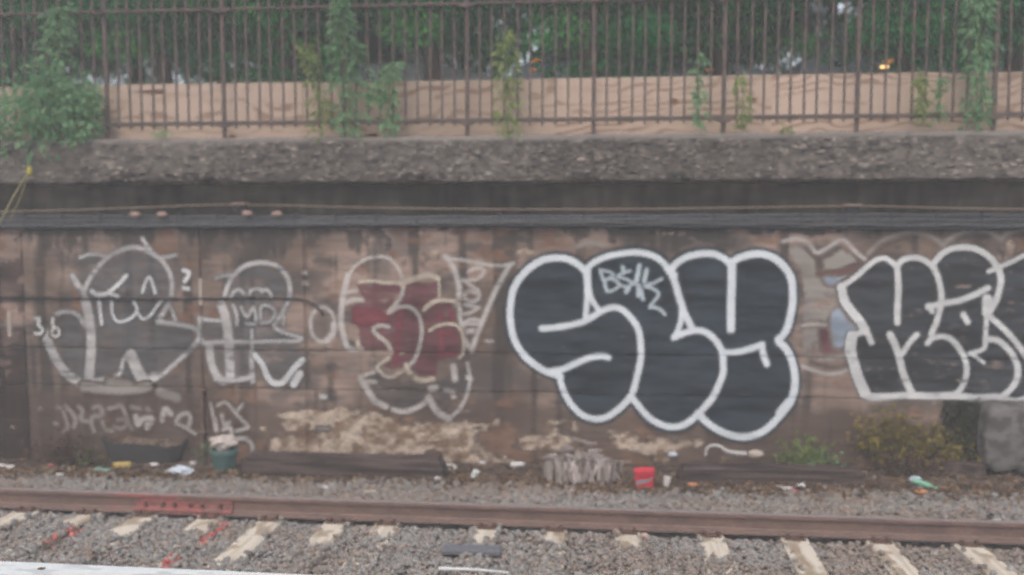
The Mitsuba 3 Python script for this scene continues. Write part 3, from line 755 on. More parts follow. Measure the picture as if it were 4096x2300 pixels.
for px, y0, y1, lab in ((803, 1115, 1222, 'short cream strip of sealant standing in the vertical joint above the thin black cable'),
                        (39, 1245, 1348, 'short pinkish strip of sealant at the far left end of the wall')):
    a, b = at(px, y0, YW), at(px + 1, y1, YW)
    single('sealant_strip', ply(cbox(a[0] - .024, a[0] + .024, YW - .03, YW + .02, b[2], a[2], .01), 'sealant'), lab, 'sealant strip')
a, b = at(806, 1540, YW - .04), at(812, 1790, YW - .04)
pp = thing('drain_pipe', 'thin rusty vertical pipe low on the wall beside the green bucket', 'pipe')
part(pp, 'tube', ply(tube([a, (a + b) / 2, b], .021, 10), 'rust_pipe', smooth=40))
for t in (.08, .75):
    q = a + (b - a) * t
    part(pp, 'clip', ply(cbox(q[0] - .045, q[0] + .045, YW - .07, YW - .005, q[2] - .015, q[2] + .015), 'rust_pipe'))

tc = [at(x, y, YW - .03) for x, y in ((-900, 1190), (-300, 1189), (0, 1190), (300, 1194), (600, 1196), (900, 1194), (1100, 1194), (1200, 1197), (1245, 1212), (1280, 1240), (1292, 1262))]
single('wall_cable', ply(tube(curve(tc, 6), .0125, 8), 'thin_cable', smooth=40), 'thin black cable running straight across the grey letters and bending down at its right end', 'cable')

cb = thing('cable_bundle', 'sagging bundle of black and grey cables strapped along the top of the wall', 'cable bundle')
cx_ = np.arange(-12.5, 10.6, .12)
hang = np.arange(-11.9, 10.5, .49)
for k, (dz, yy, r, m) in enumerate(((.094, 10.345, .0095, 'cable_pale'), (.069, 10.335, .010, 'cable_blue'), (.047, 10.335, .0095, 'cable_pale'), (.022, 10.33, .011, 'cable_grey'), (-.002, 10.33, .010, 'cable_pale'), (-.034, 10.33, .021, 'cable_black'), (-.016, 10.365, .017, 'cable_black'))):
    sag = .004 * np.sin(cx_ * 2 * np.pi / .98 + k * 1.9) + .016 * np.sin(cx_ * .55 + k * .5) * (1 if k > 2 else .6) - .02
    part(cb, 'cable', ply(tube(np.stack([cx_, yy + 0 * cx_, 2.80 + dz + sag], 1), r, 8), m, smooth=50))
for x in hang:
    part(cb, 'strap', ply(cbox(x - .006, x + .006, 10.312, 10.40, 2.748, 2.915, .003), 'cable_grey'))
for px, py in ((540, 858), (648, 857), (988, 853), (1108, 855)):
    q = at(px, py, 10.29)
    part(cb, 'joint_sleeve', ply(move(blob((.066, .04, .034), px, .25, 2), q), 'pink_tape', smooth=True), 'pale pinkish wrapped joint on the cables')
bs = thing('support_wire', 'thin tan wire stretched between brackets just above the cable bundle', 'wire')
wp = [(-1400, 868), (0, 846), (520, 831), (955, 818), (1500, 831), (2100, 837), (2700, 834), (3410, 824), (3800, 832), (4096, 836), (5200, 842)]
part(bs, 'wire', ply(tube(curve([at(x, y, 10.30) for x, y in wp], 6), .0085, 6), 'tan_wire', smooth=50))
for px, py in ((955, 815), (3412, 820)):
    q = at(px, py, 10.30)
    part(bs, 'bracket', ply(cbox(q[0] - .085, q[0] + .085, 10.26, 10.41, q[2] - .010, q[2] + .012), 'pink_tape'))
    part(bs, 'bracket', ply(cbox(q[0] - .07, q[0] + .07, 10.30, 10.41, q[2] - .075, q[2] - .0105), 'cable_black'))

# ------------------------------------------------------------------ plywood hoarding and picket fence on the coping
hd = thing('plywood_hoarding', 'low hoarding of pale wavy grained plywood sheets standing behind the iron fence', 'hoarding')
sx = at(2030, 400, 10.35)[0]
for k in range(-5, 5):
    x0 = sx + k * 2.44
    part(hd, 'sheet', ply(cbox(x0 + .002, x0 + 2.438, 10.345 + .004 * (k % 3), 10.363 + .004 * (k % 3), 3.765, 4.447 + .006 * math.sin(k * 2.3), .003), 'plywood'))
fn = thing('picket_fence', 'rusty brown iron picket fence with bolted rails standing on the coping', 'fence')
FY = 10.15
splices = [at(px, 480, FY)[0] for px in (892, 1862, 2892, 3981)]
pit = (splices[3] - splices[0]) / 60
posts = [splices[0] + pit * 10 * k for k in range(-5, 11)]
for z, hh in ((3.955, .024), (5.265, .013)):
    for k in range(-3, 6):
        x0, x1 = splices[0] + pit * 20 * k, splices[0] + pit * 20 * (k + 1)
        part(fn, 'rail', ply(cbox(x0 + .002, x1 - .002, FY - .020, FY + .020, z - hh, z + hh, .004), 'fence_iron'))
        m = trimesh.convex.convex_hull(np.array([(x0 + sx_ * l, FY - .024 + dy, z + dz) for sx_ in (-1, 1) for l, dz in ((.11, -hh + .002), (.11, hh * .6), (.035, -hh - .028), (.035, hh * .6)) for dy in (0, .05)]))
        part(fn, 'splice_plate', ply(m, 'fence_iron'))
for x in posts:
    part(fn, 'post', ply(cbox(x - .022, x + .022, FY + .0205, FY + .060, 3.77, 5.50, .004), 'fence_iron'))
frng = np.random.default_rng(3)
for k in range(-50, 110):
    if k % 10 == 0:
        continue
    x = splices[0] + pit * k + frng.normal(0, .003)
    t = frng.normal(0, .004)
    m = cbox(-.0113, .0113, -.011, .011, 0, 1.57, .003)
    part(fn, 'picket', ply(move(m, (x, FY + .033, 3.90 + frng.normal(0, .006)), ry=t), 'fence_iron'))

# ------------------------------------------------------------------ trees behind
def crown_mesh(seed, n_clump, per, rx, rz, size, z0):
    r = np.random.default_rng(seed)
    P, D = [], []
    for _ in range(n_clump):
        d = r.normal(size=3)
        d /= np.linalg.norm(d)
        rad = r.uniform(.45, 1.0)
        c = d * [rx, rx, rz] * rad + [0, 0, z0]
        s = r.uniform(.28, .60)
        q = r.normal(size=(per, 3))
        q *= (r.uniform(.3, 1, (per, 1)) ** .5) / np.linalg.norm(q, axis=1, keepdims=True)
        p = c + q * s * [1.2, 1.2, .6]
        P.append(p)
        D.append(q * .8 + d * .5 + [0, 0, -.45] + r.normal(size=(per, 3)) * .35)
    return leaves(np.vstack(P), np.vstack(D), size, r, .5)


crowns = []
for s, (nc, key) in enumerate(((150, 'tree_leaf'), (150, 'tree_leaf'), (60, 'tree_leaf_light'))):
    m, uv = crown_mesh(50 + s, nc, 180, 1.75, 2.9, .09, 3.3)
    scene[f'crown_group_{s}'] = {'type': 'shapegroup', 'leaves': ply(m, key, smooth=False, uv=uv)}
trunk = ply(tube([(0, 0, 0), (.03, .02, 1.2), (-.04, .0, 2.6), (.02, .03, 5.6)], [.15, .12, .10, .03], 9), 'bark', smooth=60)
limbs = [ply(tube(curve([(0, 0, h), (.45 * math.cos(a_), .45 * math.sin(a_), h + .5), (1.15 * math.cos(a_), 1.15 * math.sin(a_), h + .9)], 5), np.linspace(.05, .015, 11), 6), 'bark', smooth=60) for h, a_ in ((1.3, .4), (1.9, 2.6), (2.4, 4.6), (3.1, 1.4))]
trng = np.random.default_rng(11)
ordn = 'first second third fourth fifth sixth seventh eighth ninth tenth eleventh twelfth thirteenth'.split()
for row, (yy, x0, dx, n) in enumerate(((13.6, -11.6, 2.25, 10), (17.8, -14.2, 2.35, 13))):
    for k in range(n):
        x, y = x0 + dx * k + trng.uniform(-.3, .3), yy + trng.uniform(-.5, .5)
        sc_ = trng.uniform(.92, 1.12)
        m = T().translate([x, y, street_z(x, y) - .05]).rotate([0, 0, 1], float(trng.uniform(0, 360))).scale([sc_, sc_, sc_])
        k_ = thing('tree', f'dark green tree, {ordn[k]} from the left in the {"front" if row == 0 else "back"} row behind the fence', 'tree', 'dark trees behind the fence')
        part(k_, 'trunk', {**trunk, 'to_world': m})
        for l in limbs:
            part(k_, 'limb', {**l, 'to_world': m})
        part(k_, 'crown', {'type': 'instance', 'group': {'type': 'ref', 'id': f'crown_group_{(k + row) % 2}'}, 'to_world': m})
        part(k_, 'crown', {'type': 'instance', 'group': {'type': 'ref', 'id': 'crown_group_2'}, 'to_world': m}, 'lighter fresh green sprays of leaves')

# ------------------------------------------------------------------ parked cars glimpsed over the hoarding
def car(x, y, rz, key, lab, h=1.0, top=1.45):
    c = thing('parked_car', lab, 'car', 'cars parked behind the fence')
    m = T().translate([x, y, float(street_z(np.array(x), np.array(y)))]).rotate([0, 0, 1], rz)

    def loft(sec):
        return trimesh.convex.convex_hull(np.array([(x_, s * w, z_) for x_, w, z_ in sec for s in (-1, 1)]))
    body = loft([(-2.2, .78, .35), (2.2, .76, .35), (-2.25, .82, .6), (2.25, .8, .6), (-2.15, .80, .95), (1.2, .82, 1.0), (2.15, .74, .8)])
    cab = loft([(-1.95, .74, .96), (1.15, .74, .98), (-1.5, .62, top - .04), (.25, .62, top - .03), (-1.2, .60, top), (0, .60, top)])
    part(c, 'body', {**ply(body, key, smooth=25), 'to_world': m})
    part(c, 'cabin', {**ply(cab, key, smooth=25), 'to_world': m})
    for s in (-1, 1):
        w = trimesh.Trimesh(np.array([(-1.45, s * .735, 1.03), (.75, s * .735, 1.05), (.15, s * .640, top - .09), (-1.3, s * .640, top - .09)]), [[0, 1, 2], [0, 2, 3]], process=False)
        part(c, 'side_window', {**ply(w, 'dark_window'), 'to_world': m})
        for xx in (-1.4, 1.35):
            t = trimesh.creation.cylinder(.33, .2, sections=20)
            t.apply_transform(trimesh.transformations.rotation_matrix(math.pi / 2, [1, 0, 0]))
            t.apply_translation([xx, s * .74, .33])
            part(c, 'wheel', {**ply(t, 'tyre', smooth=40), 'to_world': m})


for x, key, wh, top_ in ((-3.9, 'car_white', 'left part', 1.72), (.75, 'car_silver', 'middle', 1.70), (5.4, 'car_silver', 'right part', 1.62)):
    car(x, 15.7, 2, key, f'{"white" if "white" in key else "silver"} car under the trees, glimpsed over the {wh} of the plywood', top=top_)

lp = thing('warning_lamp', 'small lit amber warning lamp on a post behind the plywood at the right', 'lamp')
q = at(3537, 268, 11.6)
gq = float(street_z(np.array(q[0]), np.array(11.6)))
part(lp, 'post', ply(tube([(q[0], 11.64, gq - .1), (q[0], 11.64, q[2] + .05)], .02, 8), 'lamp_case', smooth=40))
part(lp, 'housing', ply(cbox(q[0] - .075, q[0] + .075, 11.61, 11.67, q[2] - .05, q[2] + .05), 'lamp_case'))
part(lp, 'lens', {**ply(cbox(q[0] - .046, q[0] + .046, 11.575, 11.6095, q[2] - .012, q[2] + .012), 'orange_card'), 'emitter': {'type': 'area', 'radiance': {'type': 'rgb', 'value': [.30, .17, .06]}}})

# ------------------------------------------------------------------ climbing plants on the fence
def vine(lab, path, width, n, size, mat, seed, droop=.5, Y=10.06, cat='climbing plant', name='climbing_plant', group='plants growing up the fence'):
    """path: (px, py) from root to tip, rooted on the coping in front of the fence"""
    r = np.random.default_rng(seed)
    k = thing(name, lab, cat, group)
    pts = curve([at(x, y, Y) + [0, r.normal(0, .012), 0] for x, y in path], 8)
    part(k, 'stem', ply(tube(pts, np.linspace(.010, .004, len(pts)), 6), 'green_stem', smooth=50))
    i = r.integers(0, len(pts), n)
    w = np.interp(i / len(pts), np.linspace(0, 1, len(width)), width)
    off = r.normal(size=(n, 3)) * [1, .45, .4]
    off *= (r.uniform(.15, 1, (n, 1)) / np.linalg.norm(off, axis=1, keepdims=True)) * w[:, None]
    P = pts[i] + off
    P[:, 1] = np.minimum(P[:, 1], 10.33)
    m, uv = leaves(P, off / (w[:, None] + 1e-6) * .8 + [0, 0, -droop] + r.normal(size=(n, 3)) * .3, size, r, .42)
    part(k, 'leaves', ply(m, mat, uv=uv))
    return k


G_ = 'plants growing up the fence'
vine('tall pale green shoot rising out of the wide shrub at the far left', [(200, 545), (205, 430), (215, 330), (230, 200), (235, 100), (240, 30)], [.26, .26, .22, .20, .17, .09], 470, .105, 'vine_leaf', 1, .4)
vine('wide green shrub sprawling over the coping at the far left', [(60, 550), (110, 500), (150, 430), (190, 380), (230, 350)], [.55, .62, .55, .46, .3], 1050, .11, 'vine_leaf', 2, .35, cat='shrub', name='shrub')
vine('low green shrub spilling from the fence foot beside the far left shrub', [(300, 560), (320, 500), (330, 420), (335, 340)], [.22, .26, .22, .12], 420, .10, 'vine_leaf', 3, .35, cat='shrub', name='shrub')
vine('tallest feathery green plant reaching the top rail left of the middle', [(1400, 535), (1395, 420), (1390, 300), (1385, 200), (1372, 90), (1372, -10)], [.17, .20, .21, .20, .11, .07], 400, .10, 'vine_leaf', 4, .45)
vine('leafy yellowish green weed left of the tallest feathery plant', [(1290, 540), (1285, 450), (1265, 340), (1235, 230), (1215, 190)], [.16, .15, .10, .08, .06], 200, .085, 'vine_leaf_yellow', 5, .4)
vine('bushy green plant with yellow foot just right of the tallest feathery plant', [(1555, 540), (1560, 460), (1558, 380), (1565, 300), (1572, 250)], [.10, .10, .09, .11, .08], 190, .085, 'vine_leaf', 6, .5)
vine('dark green rounded weed at plywood top height near the middle left', [(1505, 400), (1512, 350), (1520, 305)], [.08, .12, .12], 120, .08, 'vine_leaf', 16, .4)
vine('slim column of drooping leaves on the fence left of the image centre', [(2030, 535), (2032, 420), (2030, 300), (2025, 200), (2022, 128)], [.12, .13, .13, .11, .07], 260, .085, 'vine_leaf_yellow', 7, .8)
vine('short slim green vine on the fence right of the middle', [(2795, 500), (2795, 400), (2795, 300), (2797, 205)], [.07, .08, .10, .07], 120, .075, 'vine_leaf', 8, .8)
vine('thin yellowish vine climbing only the plywood, right of the middle', [(2968, 500), (2972, 440), (2970, 370), (2965, 305)], [.10, .07, .08, .04], 110, .07, 'vine_leaf_yellow', 9, .6)
vine('thin yellow green vine, left of a close pair in front of the right plywood', [(3690, 495), (3688, 420), (3685, 350), (3690, 292)], [.09, .08, .09, .05], 130, .07, 'vine_leaf_yellow', 10, .6)
vine('thin yellow green vine, right of a close pair in front of the right plywood', [(3762, 470), (3760, 400), (3765, 340), (3770, 310)], [.07, .06, .06, .03], 80, .065, 'vine_leaf', 11, .6)
vine('tall column of hanging green leaves near the right end of the fence', [(3905, 490), (3910, 380), (3912, 270), (3915, 150), (3918, 40), (3920, -20)], [.12, .13, .14, .15, .15, .12], 420, .09, 'vine_leaf', 12, .8)
vine('tiny green tuft on the coping edge under the left plywood', [(660, 548), (655, 538), (650, 528)], [.10, .10, .06], 60, .05, 'vine_leaf', 13, .1, cat='weed', name='weed')
vine('tiny bright green tuft on the coping edge under the right plywood', [(3150, 530), (3150, 522), (3150, 514)], [.07, .06, .05], 40, .05, 'vine_leaf_yellow', 14, .1, cat='weed', name='weed')
r = np.random.default_rng(91)
for k, (px, py, lab) in enumerate(((2130, 243, 'orange leaf hanging behind the fence, upper one of a pair'), (2121, 280, 'orange leaf hanging behind the fence, lower one of a pair'), (2832, 279, 'single orange leaf above the plywood right of the short slim vine'), (3540, 245, 'dull yellow leaf just above the amber lamp'))):
    q = at(px, py, 10.6)
    m, _ = leaves(np.array([q - [.04, 0, 0], q - [.02, 0, .01]]), np.array([[1., .1, -.1], [1, 0, .15]]), .11, r, .4)
    single('orange_leaf', ply(m, 'orange_leaf'), lab, 'leaf')

# dry stalk leaning in front of the wall at the left edge
ds = thing('dry_stalk', 'long thin dry yellowish stalk with a seed head leaning at the left edge', 'plant stalk')
P = [at(x, y, Y_) for x, y, Y_ in ((-560, 1900, 9.8), (-260, 1400, 9.6), (0, 890, 9.5), (60, 775, 9.5), (125, 672, 9.5))]
part(ds, 'stem', ply(tube(curve(P, 6), .0065, 6), 'dry_stem', smooth=50))
part(ds, 'seed_head', ply(move(blob((.03, .03, .055), 3, .4, 2), at(118, 684, 9.5)), 'dry_flower', smooth=True))
P2 = [at(x, y, 9.52) for x, y in ((40, 880), (85, 780), (110, 705))]
part(ds, 'side_stem', ply(tube(curve(P2, 5), .004, 6), 'dry_stem', smooth=50))

# ------------------------------------------------------------------ track
RS = -.0115                                              # the rail closes on the camera towards the right


def rail_y(x):
    return 7.98 + RS * (x + .9)


TR = T().translate([0, rail_y(0), 0]).rotate([0, 0, 1], math.degrees(math.atan(RS)))
half = [(.072, .0), (.072, .010), (.018, .032), (.009, .045), (.009, .120), (.014, .132), (.036, .140), (.037, .168), (.030, .176), (.012, .179)]
prof = np.array(half + [(-y, z) for y, z in half[::-1]])
m = trimesh.creation.extrude_polygon(shapely.Polygon(prof), 70)
v = m.vertices
m = trimesh.Trimesh(np.stack([v[:, 2] - 35, v[:, 0], v[:, 1] + .012], 1), m.faces, process=False)
m.fix_normals()
rl = thing('running_rail', 'long rusty brown steel rail with red paint around its joint at the left', 'rail')
part(rl, 'bar', {**ply(m, 'rail_steel', smooth=30), 'to_world': TR})
jx0, jx1 = gz(538, 2010, .1)[0], gz(935, 2020, .1)[0]
fp = trimesh.creation.extrude_polygon(shapely.Polygon([(-.068, .026), (-.066, .036), (-.034, .052), (-.026, .075), (-.028, .115), (-.034, .137), (-.012, .128), (-.010, .045)]), jx1 - jx0)
v = fp.vertices
fp = trimesh.Trimesh(np.stack([v[:, 2] + jx0, v[:, 0], v[:, 1] + .012], 1), fp.faces, process=False)
fp.fix_normals()
part(rl, 'fishplate', {**ply(fp, 'painted_fishplate', smooth=30), 'to_world': TR}, 'red painted joint bar bolted to the rail')
for t in (.12, .3, .42, .58, .7, .88):
    b_ = trimesh.creation.cylinder(.019, .03, sections=6)
    b_.apply_transform(trimesh.transformations.rotation_matrix(math.pi / 2, [1, 0, 0]))
    b_.apply_translation([jx0 + (jx1 - jx0) * t, -.044, .098])
    part(rl, 'bolt', {**ply(b_, 'rusty_iron'), 'to_world': TR})

ties, TW = [], .24
tie_px = [(60, 2105), (329, 2100), (572, 2145), (846, 2130), (1097, 2250), (1367, 2185), (1569, 2155), (1967, 2165), (2226, 2183), (2504, 2192), (2810, 2235), (3124, 2330), (3434, 2330), (3748, 2330), (4085, 2330)]
tie_x = [-5.48, -4.84, -4.27, -3.62, -3.03, -2.39, -1.91, -.97, -.36, .30, 1.04, 1.77, 2.50, 3.24, 3.98]
cols_n = 'first second third fourth fifth sixth seventh eighth ninth tenth eleventh twelfth thirteenth fourteenth fifteenth'.split()
srng = np.random.default_rng(5)
for k, (x, (px, py)) in enumerate(zip(tie_x, tie_px)):
    yend = gz(px, py, 0)[1] if py < 2320 else 6.2
    k_ = thing('railway_sleeper', f'pale new timber sleeper half buried in ballast under the rail, {cols_n[k]} from the left', 'sleeper', 'pale sleepers under the rail')
    m = cbox(-TW / 2, TW / 2, -2.0, .55, -.18, 0, .012)
    rz = srng.normal(0, .012) - .0115
    ry = rail_y(x)
    part(k_, 'beam', ply(move(m, (x, ry, -.002), rz), 'new_timber'))
    part(k_, 'tie_plate', ply(move(cbox(-.09, .09, -.14, .14, 0, .0115, .003), (x, ry, -.001), rz), 'rusty_iron'))
    for s in (-1, 1):
        part(k_, 'spike', ply(move(cbox(-.014, .014, -.022, .022, 0, .034, .006), (x + s * .06, ry - .088, .010), rz), 'rusty_iron'))
    ties.append((x, ry, yend))

# ballast: every stone real, shaped from a deformed icosahedron
ico = trimesh.creation.icosahedron()
IV, IF = np.array(ico.vertices), np.array(ico.faces)


def stones(P, R, seed):
    r = np.random.default_rng(seed)
    n = len(P)
    q = r.normal(size=(n, 4))
    q /= np.linalg.norm(q, axis=1, keepdims=True)
    w, x, y, z = q.T
    M = np.stack([1 - 2 * (y * y + z * z), 2 * (x * y - z * w), 2 * (x * z + y * w), 2 * (x * y + z * w), 1 - 2 * (x * x + z * z), 2 * (y * z - x * w), 2 * (x * z - y * w), 2 * (y * z + x * w), 1 - 2 * (x * x + y * y)], 1).reshape(n, 3, 3)
    sh = r.uniform(.72, 1.22, (n, 12, 1)) * IV[None] * r.uniform(.65, 1.25, (n, 1, 3))
    v = np.einsum('nij,nkj->nki', M, sh) * R[:, None, None] * [1, 1, .8] + P[:, None]
    f = (np.arange(n)[:, None, None] * 12 + IF[None]).reshape(-1, 3)
    uv = np.repeat(np.stack([np.clip(r.beta(2, 2, n), 0, 1), r.uniform(size=n)], 1), 12, 0)
    return ply((v.reshape(-1, 3), f), 'ballast_stone', uv=uv), v, f, uv


def covered(x, y):
    """where a sleeper or the rail foot stays clear of stones"""
    hit = np.abs(y - rail_y(x)) < .085
    for tx, ry, ye in ties:
        edge = .02 * np.sin(y * 31 + tx * 9) + .012 * np.sin(y * 67 + tx)
        hit |= (np.abs(x - tx) < TW / 2 + edge - .012) & (y < ry + .05) & (y > ye + .05 * np.sin(x * 40 + tx * 5))
    return hit


N = 80000
X, Y = srng.uniform(-9.0, 6.6, N), srng.uniform(5.6, 9.75, N)
edge = 9.25 + .28 * (meshkit.noise(np.stack([X * 1.3, 0 * X, 0 * X], -1), 3) - .5) + srng.normal(0, .14, N)
ok = (Y < edge) & ~covered(X, Y)
X, Y = X[ok], Y[ok]
over = np.zeros(len(X), bool)
for tx, ry, ye in ties:
    over |= (np.abs(X - tx) < TW / 2) & (Y > ry - 2.0) & (Y < ry + .55)
hump = .035 * (meshkit.noise(np.stack([X * 1.6, Y * 1.6, 0 * X], -1), 8) - .35)
Rr = np.clip(srng.lognormal(-3.92, .30, len(X)), .011, .044)
far_side = Y > rail_y(X)
Z = np.where(over, .012, np.where(far_side, .0, -.034)) + hump + srng.uniform(-.02, .012, len(X))
Z = np.where(Y > 8.8, np.minimum(Z, ground_z(X, Y) + .012 + srng.uniform(-.005, .012, len(X))), Z)
line = np.zeros(len(X), bool)
for pts, w in (([(900, 2085), (850, 2125)], .05), ([(845, 2120), (800, 2165)], .055), ([(715, 2215), (655, 2255)], .06), ([(310, 2110), (275, 2135)], .06), ([(225, 2155), (205, 2175)], .05), ([(412, 2140), (390, 2145)], .03)):
    a, b = gz(*pts[0])[:2], gz(*pts[1])[:2]
    t = np.clip(((X - a[0]) * (b - a)[0] + (Y - a[1]) * (b - a)[1]) / ((b - a) @ (b - a)), 0, 1)
    line |= np.hypot(X - a[0] - t * (b - a)[0], Y - a[1] - t * (b - a)[1]) < w * srng.uniform(.2, 1.0, len(X))
P3 = np.stack([X, Y, Z], 1)
k_ = 'ballast'
scene[k_] = stones(P3[~line], Rr[~line], 17)[0]
labels[k_] = {'label': 'grey crushed stone ballast around the rail and sleepers', 'category': 'ballast', 'kind': 'stuff'}
st = stones(P3[line], Rr[line], 18)
scene['painted_ballast'] = ply((st[1].reshape(-1, 3), st[2]), 'painted_stone', uv=st[3])
labels['painted_ballast'] = {'label': 'ballast stones sprayed red in short marks left of the middle', 'category': 'painted stones', 'kind': 'stuff'}

# pebbles standing proud in the coping's broken face
n = 5200
X, Zc = srng.uniform(-9.5, 7.0, n), srng.uniform(CB + .02, CT - .07, n)
R_ = np.clip(srng.lognormal(-4.25, .33, n), .007, .032)
ps = stones(np.stack([X, 0 * X, 0 * X], 1) * 0, R_, 27)
pv = ps[1] * [1.7, .8, .9] + np.stack([X, CY - .004 + .006 * srng.normal(size=n), Zc], 1)[:, None]
part(wall, 'pebbles', ply((pv.reshape(-1, 3), ps[2]), 'pebble', uv=ps[3]), 'mixed pebbles showing in the broken coping face', 'stuff')

# fallen leaves and chips along the foot of the wall
n = 5200
X = srng.uniform(-8.6, 6.2, n)
Y = np.clip(9.55 + srng.normal(0, .32, n), 8.9, 10.33)
m, uv = leaves(np.stack([X, Y, ground_z(X, Y) + srng.uniform(.004, .03, n)], 1), np.stack([srng.normal(size=n), srng.normal(size=n), srng.normal(size=n) * .25], 1), .055, srng, .6)
scene['leaf_litter'] = ply(m, 'litter', uv=uv)
labels['leaf_litter'] = {'label': 'brown fallen leaves and chips along the foot of the wall', 'category': 'leaf litter', 'kind': 'stuff'}

# white board at the bottom left
bd = thing('cover_board', 'white painted board crossing the bottom left corner in front of the ballast', 'board')
a, b = gz(0, 2243, .34), gz(1100, 2291, .34)
dirv = (b - a) / np.linalg.norm(b - a)
ang = math.atan2(dirv[1], dirv[0])
part(bd, 'plank', ply(move(cbox(-1.9, 3.6, -.30, 0, -.04, 0, .006), a, ang), 'board_paint'))
for l in (-1.2, .6, 2.4):
    q = a + dirv * l
    part(bd, 'support', ply(move(cbox(-.05, .05, -.2, -.1, -.46, -.041, .006), q, ang), 'rusty_iron'))
for px, py in ((166, 2276),):
    q = gz(px, py, .34)
    part(bd, 'bolt_head', ply(move(cbox(-.022, .022, -.016, .016, 0, .008, .003), q, ang), 'rusty_iron'))


# ------------------------------------------------------------------ things lying along the wall
def on_ground(px, py):
    q = gz(px, py, -.03)
    for _ in range(4):
        q = gz(px, py, float(ground_z(np.array([q[0]]), np.array([q[1]]))[0]))
    return q


def timber(px0, py0, px1, py1, lab, h=.215, d=.27, hump=0.0):
    a, b = on_ground(px0, py0), on_ground(px1, py1)
    n_ = 40
    rows_ = []
    for t in np.linspace(0, 1, n_):
        c = a + (b - a) * t
        w = .012 * np.array([meshkit.noise(np.array([t * 9, q_, px0]), 2) - .5 for q_ in range(6)])
        tip = 1 - .5 * max(0, 1 - min(t, 1 - t) / .012)
        prof_ = [(-.0 + w[0], -.02), (.0 + w[1], h * .86), (.018, h + w[2]), (d - .02, h + w[3]), (d + w[4], h * .86), (d, -.02)]
        rows_.append([(c[0], c[1] + y_, c[2] + z_ * (tip if z_ > 0 else 1)) for y_, z_ in prof_])
    v = np.array(rows_).reshape(-1, 3)
    f = [(i * 6 + j, (i + 1) * 6 + j, (i + 1) * 6 + j + 1, i * 6 + j + 1) for i in range(n_ - 1) for j in range(5)]
    f = np.array(f)
    tri = np.vstack([f[:, [0, 1, 2]], f[:, [0, 2, 3]]] + [[(0, j, j + 1)] for j in range(1, 5)] + [[((n_ - 1) * 6, (n_ - 1) * 6 + j + 1, (n_ - 1) * 6 + j)] for j in range(1, 5)])
    return single('old_timber', ply(trimesh.Trimesh(v, tri, process=False), 'old_timber', smooth=35), lab, 'timber beam')


timber(965, 1898, 1770, 1918, 'long dark brown old timber lying below the maroon letters, right of the green bucket')
timber(2715, 1930, 3460, 1940, 'long dark old timber below the big black letters, half overgrown at its right end', h=.16)
timber(3720, 1885, 3945, 1905, 'short dark timber end beneath the yellowing bush at the right', h=.12, d=.2)

# dark trough with a ragged, sagging rim
q = on_ground(565, 1852)
L_, D_, H_ = .535, .30, .34
tr = thing('plastic_trough', 'battered dark plastic trough filled with dirt lying left of the green bucket', 'trough')
nu, rows_ = 60, []
for i in range(nu + 1):
    t = i / nu * 2 * math.pi
    ux, uy = np.sign(math.cos(t)) * abs(math.cos(t)) ** .45, np.sign(math.sin(t)) * abs(math.sin(t)) ** .45
    rim = H_ * (.88 + .14 * math.sin(t * 2 + .6) + .12 * (meshkit.noise(np.array([math.cos(t) * 3, math.sin(t) * 3, 1.]), 5) - .5)) * (1.0 if uy > -.2 else .86)
    ring = []
    for s, z in ((.62, .0), (.82, .02), (.90, .3), (.97, .7), (1.03, 1.0), (.99, 1.0), (.93, .7), (.86, .35)):
        ring.append((ux * L_ * (s if s < .9 else s), uy * D_ * s * .85, rim * z))
    rows_.append(ring)
v = np.array(rows_).reshape(-1, 3)
f = np.array([(i * 8 + j, (i + 1) * 8 + j, (i + 1) * 8 + j + 1, i * 8 + j + 1) for i in range(nu) for j in range(7)])
part(tr, 'shell', ply(move(trimesh.Trimesh(v, np.vstack([f[:, [0, 1, 2]], f[:, [0, 2, 3]]]), process=False), q + [0, .2, 0]), 'dark_plastic', smooth=40))
dirt = blob((L_ * .86, D_ * .72, .15), 9, .35, 3)
part(tr, 'dirt', ply(move(dirt, q + [.0, .2, .14]), 'bed_soil', smooth=True))

# green bucket with a pale rag
bq = on_ground(878, 1890)
bk = thing('bucket', 'green plastic bucket with a crumpled pale rag on top standing by the wall', 'bucket')
hb = .235


def lathe(prof_, n_=36):
    m_ = trimesh.creation.revolve(np.array(prof_), sections=n_)
    return m_


part(bk, 'shell', ply(move(lathe([(0, .0), (.118, 0), (.124, .01), (.145, hb), (.139, hb), (.118, .02), (0, .02)]), bq + [0, .15, 0]), 'teal_plastic', smooth=40))
part(bk, 'rim', ply(move(lathe([(.1462, hb - .045), (.158, hb - .04), (.160, hb + .004), (.154, hb + .010), (.1405, hb + .008)]), bq + [0, .15, 0]), 'teal_rim', smooth=40), 'paler rolled rim')
rg = blob((.135, .10, .085), 23, .75, 3, 1.9)
single('crumpled_rag', ply(move(rg, bq + [-.02, .13, hb + .075]), 'pale_cloth', smooth=True), 'crumpled pale pinkish rag stuffed into the top of the green bucket', 'rag')


def litter(name, px, py, mesh, mat, lab, cat, lift=0.0, **rot):
    q_ = on_ground(px, py)
    mesh = move(mesh, (0, 0, 0), **rot)
    mesh.apply_translation([q_[0], q_[1], q_[2] - mesh.bounds[0][2] + lift])
    return single(name, ply(mesh, mat, smooth=35), lab, cat)


def sheet_scrap(w, d, seed, amp=.03):
    xs_, ys_ = np.linspace(-w / 2, w / 2, 12), np.linspace(-d / 2, d / 2, 8)
    v_, f_ = grid(xs_, ys_, lambda a_, b_: amp * (meshkit.fbm(np.stack([a_ * 14, b_ * 14, 0 * a_ + seed], -1), 3, seed) - .5) * 2)
    return trimesh.Trimesh(v_, np.vstack([f_[:, [0, 1, 2]], f_[:, [0, 2, 3]]]), process=False)


